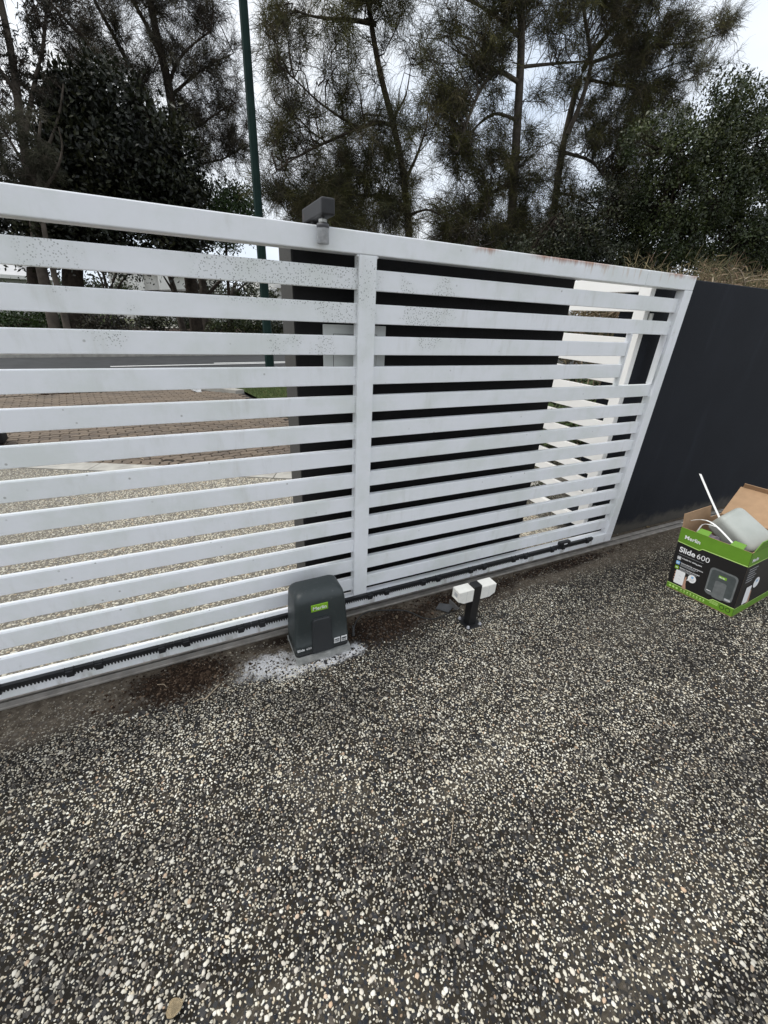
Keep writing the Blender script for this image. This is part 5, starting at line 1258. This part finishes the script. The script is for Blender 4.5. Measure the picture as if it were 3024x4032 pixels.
leafy('leafy_tree', 'darker green undergrowth tree behind the gate top between she-oak and right tree', 8.6, [
    ([(2400, 1150), (2390, 1000), (2380, 880), (2420, 780)], (0.10, 0.04)), ([(2390, 980), (2280, 880), (2200, 840)], (0.05, 0.02))],
    [(2400, 860, 150, 120, 1), (2250, 950, 150, 80, 1), (2500, 940, 140, 110, 1), (2150, 1000, 120, 60, .8), (2400, 1030, 280, 60, 1), (2560, 760, 90, 90, .8), (2050, 1010, 100, 50, .6)],
    44, DARKG * 1.5, M['bark_dark'], dens=60, per=50, L=0.08, W=0.04, clump=0.24)
# hedge and cut branches behind the pedestrian gate
leafy('hedge', 'clipped green hedge behind the open pedestrian gate', 0.95, [([(2330, 1900), (2330, 1700), (2330, 1600)], (0.03, 0.01)), ([(2330, 1800), (2450, 1650)], (0.02, 0.008))],
    [(2180, 1640, 200, 180, 1), (2380, 1650, 210, 180, 1), (2600, 1650, 260, 200, 1), (2250, 1820, 230, 130, 1), (2500, 1850, 260, 140, 1), (2850, 1650, 260, 220, 1)],
    45, MIDG, M['bark_dark'], dens=55, per=40, L=0.035, W=0.02, clump=0.085, cat='hedge', group='plants behind the right wall')
g = np.random.default_rng(77)
bp2 = thing('branch_pile', 'heap of cut tan dried branches piled up behind the right wall', 'branches', (3.2, 0.75, 0.0))
n = 260
n = 340
S = np.c_[g.uniform(2.1, 5.2, n), g.uniform(0.38, 0.95, n), g.uniform(1.15, 1.72, n)]; S[:, 0] = np.where(S[:, 0] < 2.3, 2.3, S[:, 0]); S[:, 2] += np.where(S[:, 0] > 2.75, 0.18, 0.0)
dv = np.c_[g.normal(0, 0.8, n), g.normal(-0.1, 0.5, n), g.uniform(-0.1, 0.55, n)]; dv /= np.linalg.norm(dv, axis=1, keepdims=True)
Ls = g.uniform(0.25, 0.65, (n, 1)); E2 = S + dv * Ls; E2[:, 2] = np.minimum(E2[:, 2], np.where(E2[:, 0] > 2.7, 1.965, 1.70) + g.normal(0, 0.035, n)); E2[:, 0] = np.maximum(E2[:, 0], 2.15); E2[:, 1] = np.maximum(E2[:, 1], 0.37); Mi = (S + E2) / 2 + g.normal(0, 0.03, (n, 3)); Mi[:, 2] += 0.05; Mi[:, 1] = np.maximum(Mi[:, 1], 0.36)
BPs = bezier(S, Mi, E2, 6); V, Q = tubes_np(BPs, np.linspace(0.007, 0.002, 6)[None].repeat(n, 0), 5)
link('stems', np_mesh('stems', V, Q, smooth=True), M['twig'], bp2)
n2 = n * 9; k = g.integers(1, 6, n2); S2 = np.repeat(BPs, 9, 0)[np.arange(n2), k]; d2 = np.repeat(dv, 9, 0) * 0.6 + g.normal(0, 0.6, (n2, 3)); d2 /= np.linalg.norm(d2, axis=1, keepdims=True)
Vs, Ts = strands(S2 + d2 * 0.05, d2, 6, 0.11, 0.0040, g, 0.45, 0.3, 0.06)
TAN = np.array([(0.21, 0.17, 0.10), (0.15, 0.13, 0.075), (0.10, 0.10, 0.055), (0.26, 0.18, 0.125)])
link('dry_foliage', np_mesh('dry_foliage', Vs, Ts, np.repeat(TAN[g.choice(4, n2)] * g.normal(1, .15, (n2, 1)), 30, 0)), M['needles'], bp2)
n = 120; S = np.c_[g.uniform(2.9, 5.2, n), g.uniform(0.36, 1.25, n), g.uniform(0.0, 0.2, n)]; E2 = S + np.c_[g.normal(0, 0.25, n), g.normal(0, 0.12, n), g.uniform(1.0, 1.5, n)]
V, Q = tubes_np(bezier(S, (S + E2) / 2 + g.normal(0, 0.08, (n, 3)), E2, 6), np.linspace(0.012, 0.006, 6)[None].repeat(n, 0), 5)
link('lower_stems', np_mesh('lower_stems', V, Q, smooth=True), M['twig'], bp2)

leafy('shrub', 'dark dense shrub behind the hedge and the open pedestrian gate', 2.6, [([(2400, 1500), (2400, 1350), (2400, 1250)], (0.05, 0.02)), ([(2400, 1450), (2250, 1300)], (0.03, 0.01))],
    [(2250, 1220, 150, 130, 1), (2420, 1230, 160, 130, 1), (2600, 1240, 160, 130, 1), (2300, 1400, 200, 130, 1), (2550, 1420, 200, 140, 1), (2800, 1250, 180, 150, 1)],
    46, DARKG * 1.3, M['bark_dark'], dens=45, per=44, L=0.06, W=0.03, clump=0.16, cat='shrub', group='plants behind the right wall')
# shrubs and trunks in the garden bed across the road
def shrub(label, px, py, rx, ry, Y, seed, cols, dens=22, L=0.13, W=0.07):
    gp = at(px, py + ry, Y)
    return leafy('shrub', label, Y, [([(px, py + ry * 0.6), (px, py)], (0.03, 0.01)), ([(px, py + ry * 0.5), (px + rx * 0.5, py - ry * 0.2)], (0.02, 0.008))], [(px, py, rx, ry, 1), (px - rx * .5, py + ry * .3, rx * .6, ry * .7, 1), (px + rx * .55, py + ry * .25, rx * .6, ry * .75, 1)], seed, cols, M['bark_dark'], dens=dens, per=36, L=L, W=W, clump=0.26, group='shrubs in the garden bed across the road', cat='shrub')
shrub('low green shrub at the far left of the garden bed across the road', 120, 1265, 110, 55, 19.0, 51, BRIGHTG)
shrub('dark round shrub in the garden bed beside the far lawn', 610, 1270, 60, 45, 24.0, 52, DARKG * 1.6)
shrub('leafy green shrub just right of the broad tree trunk across the road', 900, 1285, 70, 50, 22.0, 53, MIDG)
shrub('green shrub close to the lamp post across the road', 1030, 1290, 60, 50, 21.0, 54, MIDG)
shrub('dark bushy shrub between lamp post and charcoal wall across the road', 1110, 1300, 50, 50, 20.0, 55, DARKG * 1.8)
shrub('straggly brown shrub low in the middle of the garden bed', 430, 1290, 90, 40, 18.0, 56, GREYB)
shrub('broad dark shrub under the fig tree trunks across the road', 250, 1270, 120, 55, 24.5, 58, DARKG * 1.8)
shrub('dark shrub behind the leaning grey trunk across the road', 760, 1255, 70, 40, 27.0, 59, DARKG * 1.6)
leafy('hedge', 'long clipped hedge in front of the far houses', 34.0, [([(330, 1200), (330, 1150)], (0.05, 0.02))],
    [(230, 1150, 90, 34, 1), (380, 1155, 100, 34, 1), (480, 1160, 60, 34, 1), (90, 1150, 100, 34, 1), (860, 1175, 110, 36, 1), (1000, 1180, 90, 36, 1)], 57, MIDG * 0.75, M['bark_dark'], dens=9.0, per=40, L=0.24, W=0.13, clump=0.5, cat='hedge', group='hedges')
def bed_tree(label, stem_sets, Y, seed, clouds):
    return leafy('small_tree', label, Y, stem_sets, clouds, seed, DARKG * 1.4, M['bark_grey'], dens=3.5, per=34, L=0.16, W=0.07, clump=0.42, group='small trees in the garden bed across the road')
bed_tree('multi-stemmed small tree in front of the white house left of its garage', [([(420, 1300), (425, 1150), (400, 1050)], (0.10, 0.05)), ([(425, 1180), (450, 1090), (480, 1030)], (0.07, 0.04)), ([(424, 1200), (400, 1100), (370, 1040)], (0.06, 0.03)), ([(425, 1210), (470, 1120), (520, 1060)], (0.06, 0.03))], 23.0, 61, [(470, 1075, 90, 26, 1), (380, 1080, 60, 20, .7), (560, 1085, 60, 24, .9)])
bed_tree('leaning grey trunk beside the bright lawn across the road', [([(725, 1310), (705, 1240), (690, 1150), (660, 1060)], (0.16, 0.10)), ([(695, 1170), (640, 1080)], (0.06, 0.03))], 22.0, 62, [(600, 1050, 90, 26, .8)])
bed_tree('broad dark trunk in the garden bed left of the lamp post', [([(815, 1310), (810, 1250), (800, 1140), (790, 1050)], (0.28, 0.16)), ([(805, 1180), (860, 1110), (930, 1060)], (0.10, 0.05)), ([(803, 1150), (750, 1090), (700, 1060)], (0.10, 0.05))], 23.5, 63, [(780, 1110, 110, 34, 1.3), (920, 1110, 100, 34, 1.2), (860, 1060, 150, 40, 1)])
bed_tree('slim forked trunk between the broad trunk and the lamp post', [([(905, 1310), (905, 1240), (915, 1150), (940, 1080)], (0.16, 0.08)), ([(912, 1170), (960, 1120), (1010, 1090)], (0.07, 0.03))], 24.5, 64, [(1000, 1105, 60, 24, 1), (950, 1140, 50, 20, .6)])

# ------------------------------------------------------------------ houses across the road
def house(name, label, x0, x1, Y, h, depth, wallm, roofm, garage=None, cols=(), windows=(), parapet=False):
    o = thing(name, label, 'house', ((x0 + x1) / 2, Y, 0), 0, 'houses across the road')
    box('wall', x0, x1, Y, Y + depth, 0, h, wallm, o)
    if parapet:
        box('parapet', x0 - 0.2, x1 + 0.2, Y - 0.25, Y + depth, h + 0.002, h + 0.5, wallm, o)
        box('cornice', x0 - 0.4, x1 + 0.4, Y - 0.45, Y - 0.252, h + 0.05, h + 0.25, wallm, o)
    else:
        bm = bmesh.new(); e = 0.6
        a = [bm.verts.new(q) for q in ((x0 - e, Y - e, h), (x1 + e, Y - e, h), (x1 + e, Y + depth + e, h), (x0 - e, Y + depth + e, h))]
        b = [bm.verts.new(q) for q in ((x0 + depth * .45, Y + depth / 2, h + depth * .26), (x1 - depth * .45, Y + depth / 2, h + depth * .26))]
        bm.faces.new(a[::-1]); bm.faces.new((a[0], a[1], b[1], b[0])); bm.faces.new((a[2], a[3], b[0], b[1])); bm.faces.new((a[1], a[2], b[1])); bm.faces.new((a[3], a[0], b[0]))
        rf = bm_obj('roof', bm, roofm, o)
        box('fascia', x0 - e, x1 + e, Y - e - 0.03, Y - e - 0.002, h - 0.18, h + 0.05, M['house_white'], rf)
    if garage:
        ga, gb_ = garage; gd = box('garage_door', ga, gb_, Y - 0.06, Y - 0.002, 0, 2.4, M['garage'], o)
        for k in range(5): box('panel_line', ga, gb_, Y - 0.075, Y - 0.062, 0.45 * (k + 1) - 0.02, 0.45 * (k + 1) + 0.02, M['house_grey'], gd)
    for cx in cols:
        box('column', cx - 0.28, cx + 0.28, Y - 1.0, Y - 0.45, 0, h + 0.001, M['house_white'], o, 0.03, 1)
    for (wx, wz, ww, wh) in windows:
        f = box('window', wx - ww / 2 - .08, wx + ww / 2 + .08, Y - 0.05, Y - 0.003, wz - .08, wz + wh + .08, M['house_white'], o)
        box('pane', wx - ww / 2, wx + ww / 2, Y - 0.062, Y - 0.052, wz, wz + wh, M['glass'], f)
    return o
H1 = at(490, 1130, 44)[0]; H2 = at(690, 1130, 44)[0]
house('white_house', 'white rendered house with square columns and garage door across the road', H1 - 1.0, H2 + 4.0, 44, 3.6, 9, M['house_white'], M['roof'], (at(585, 1130, 44)[0] - 0.3, at(622, 1130, 44)[0] + 0.4), [at(523, 1120, 43)[0], at(553, 1120, 43)[0], at(640, 1120, 43)[0], at(665, 1120, 43)[0]], [(H2 + 2.4, 1.0, 1.6, 1.3)], True)
HL = at(-150, 1100, 40)[0]; HR = at(110, 1100, 40)[0]
house('grey_house', 'pale house with low hip roof at the far left behind the trees', HL, HR, 40, 2.7, 8, M['house_grey'], M['roof_pale'], None, (), [(HR - 1.4, 1.0, 1.4, 1.2), (HR - 5, 1.0, 1.8, 1.2)])
H3 = at(1040, 1130, 36)[0]; H4 = at(1350, 1130, 36)[0]
house('cream_house', 'white parapet house between lamp post and charcoal wall', H3, H4, 36, 2.9, 9, M['house_white'], M['roof'], None, (H3 + 0.5,), [(H3 + 2.6, 0.9, 1.4, 1.3), (H3 + 6, 0.9, 1.6, 1.3)], True)
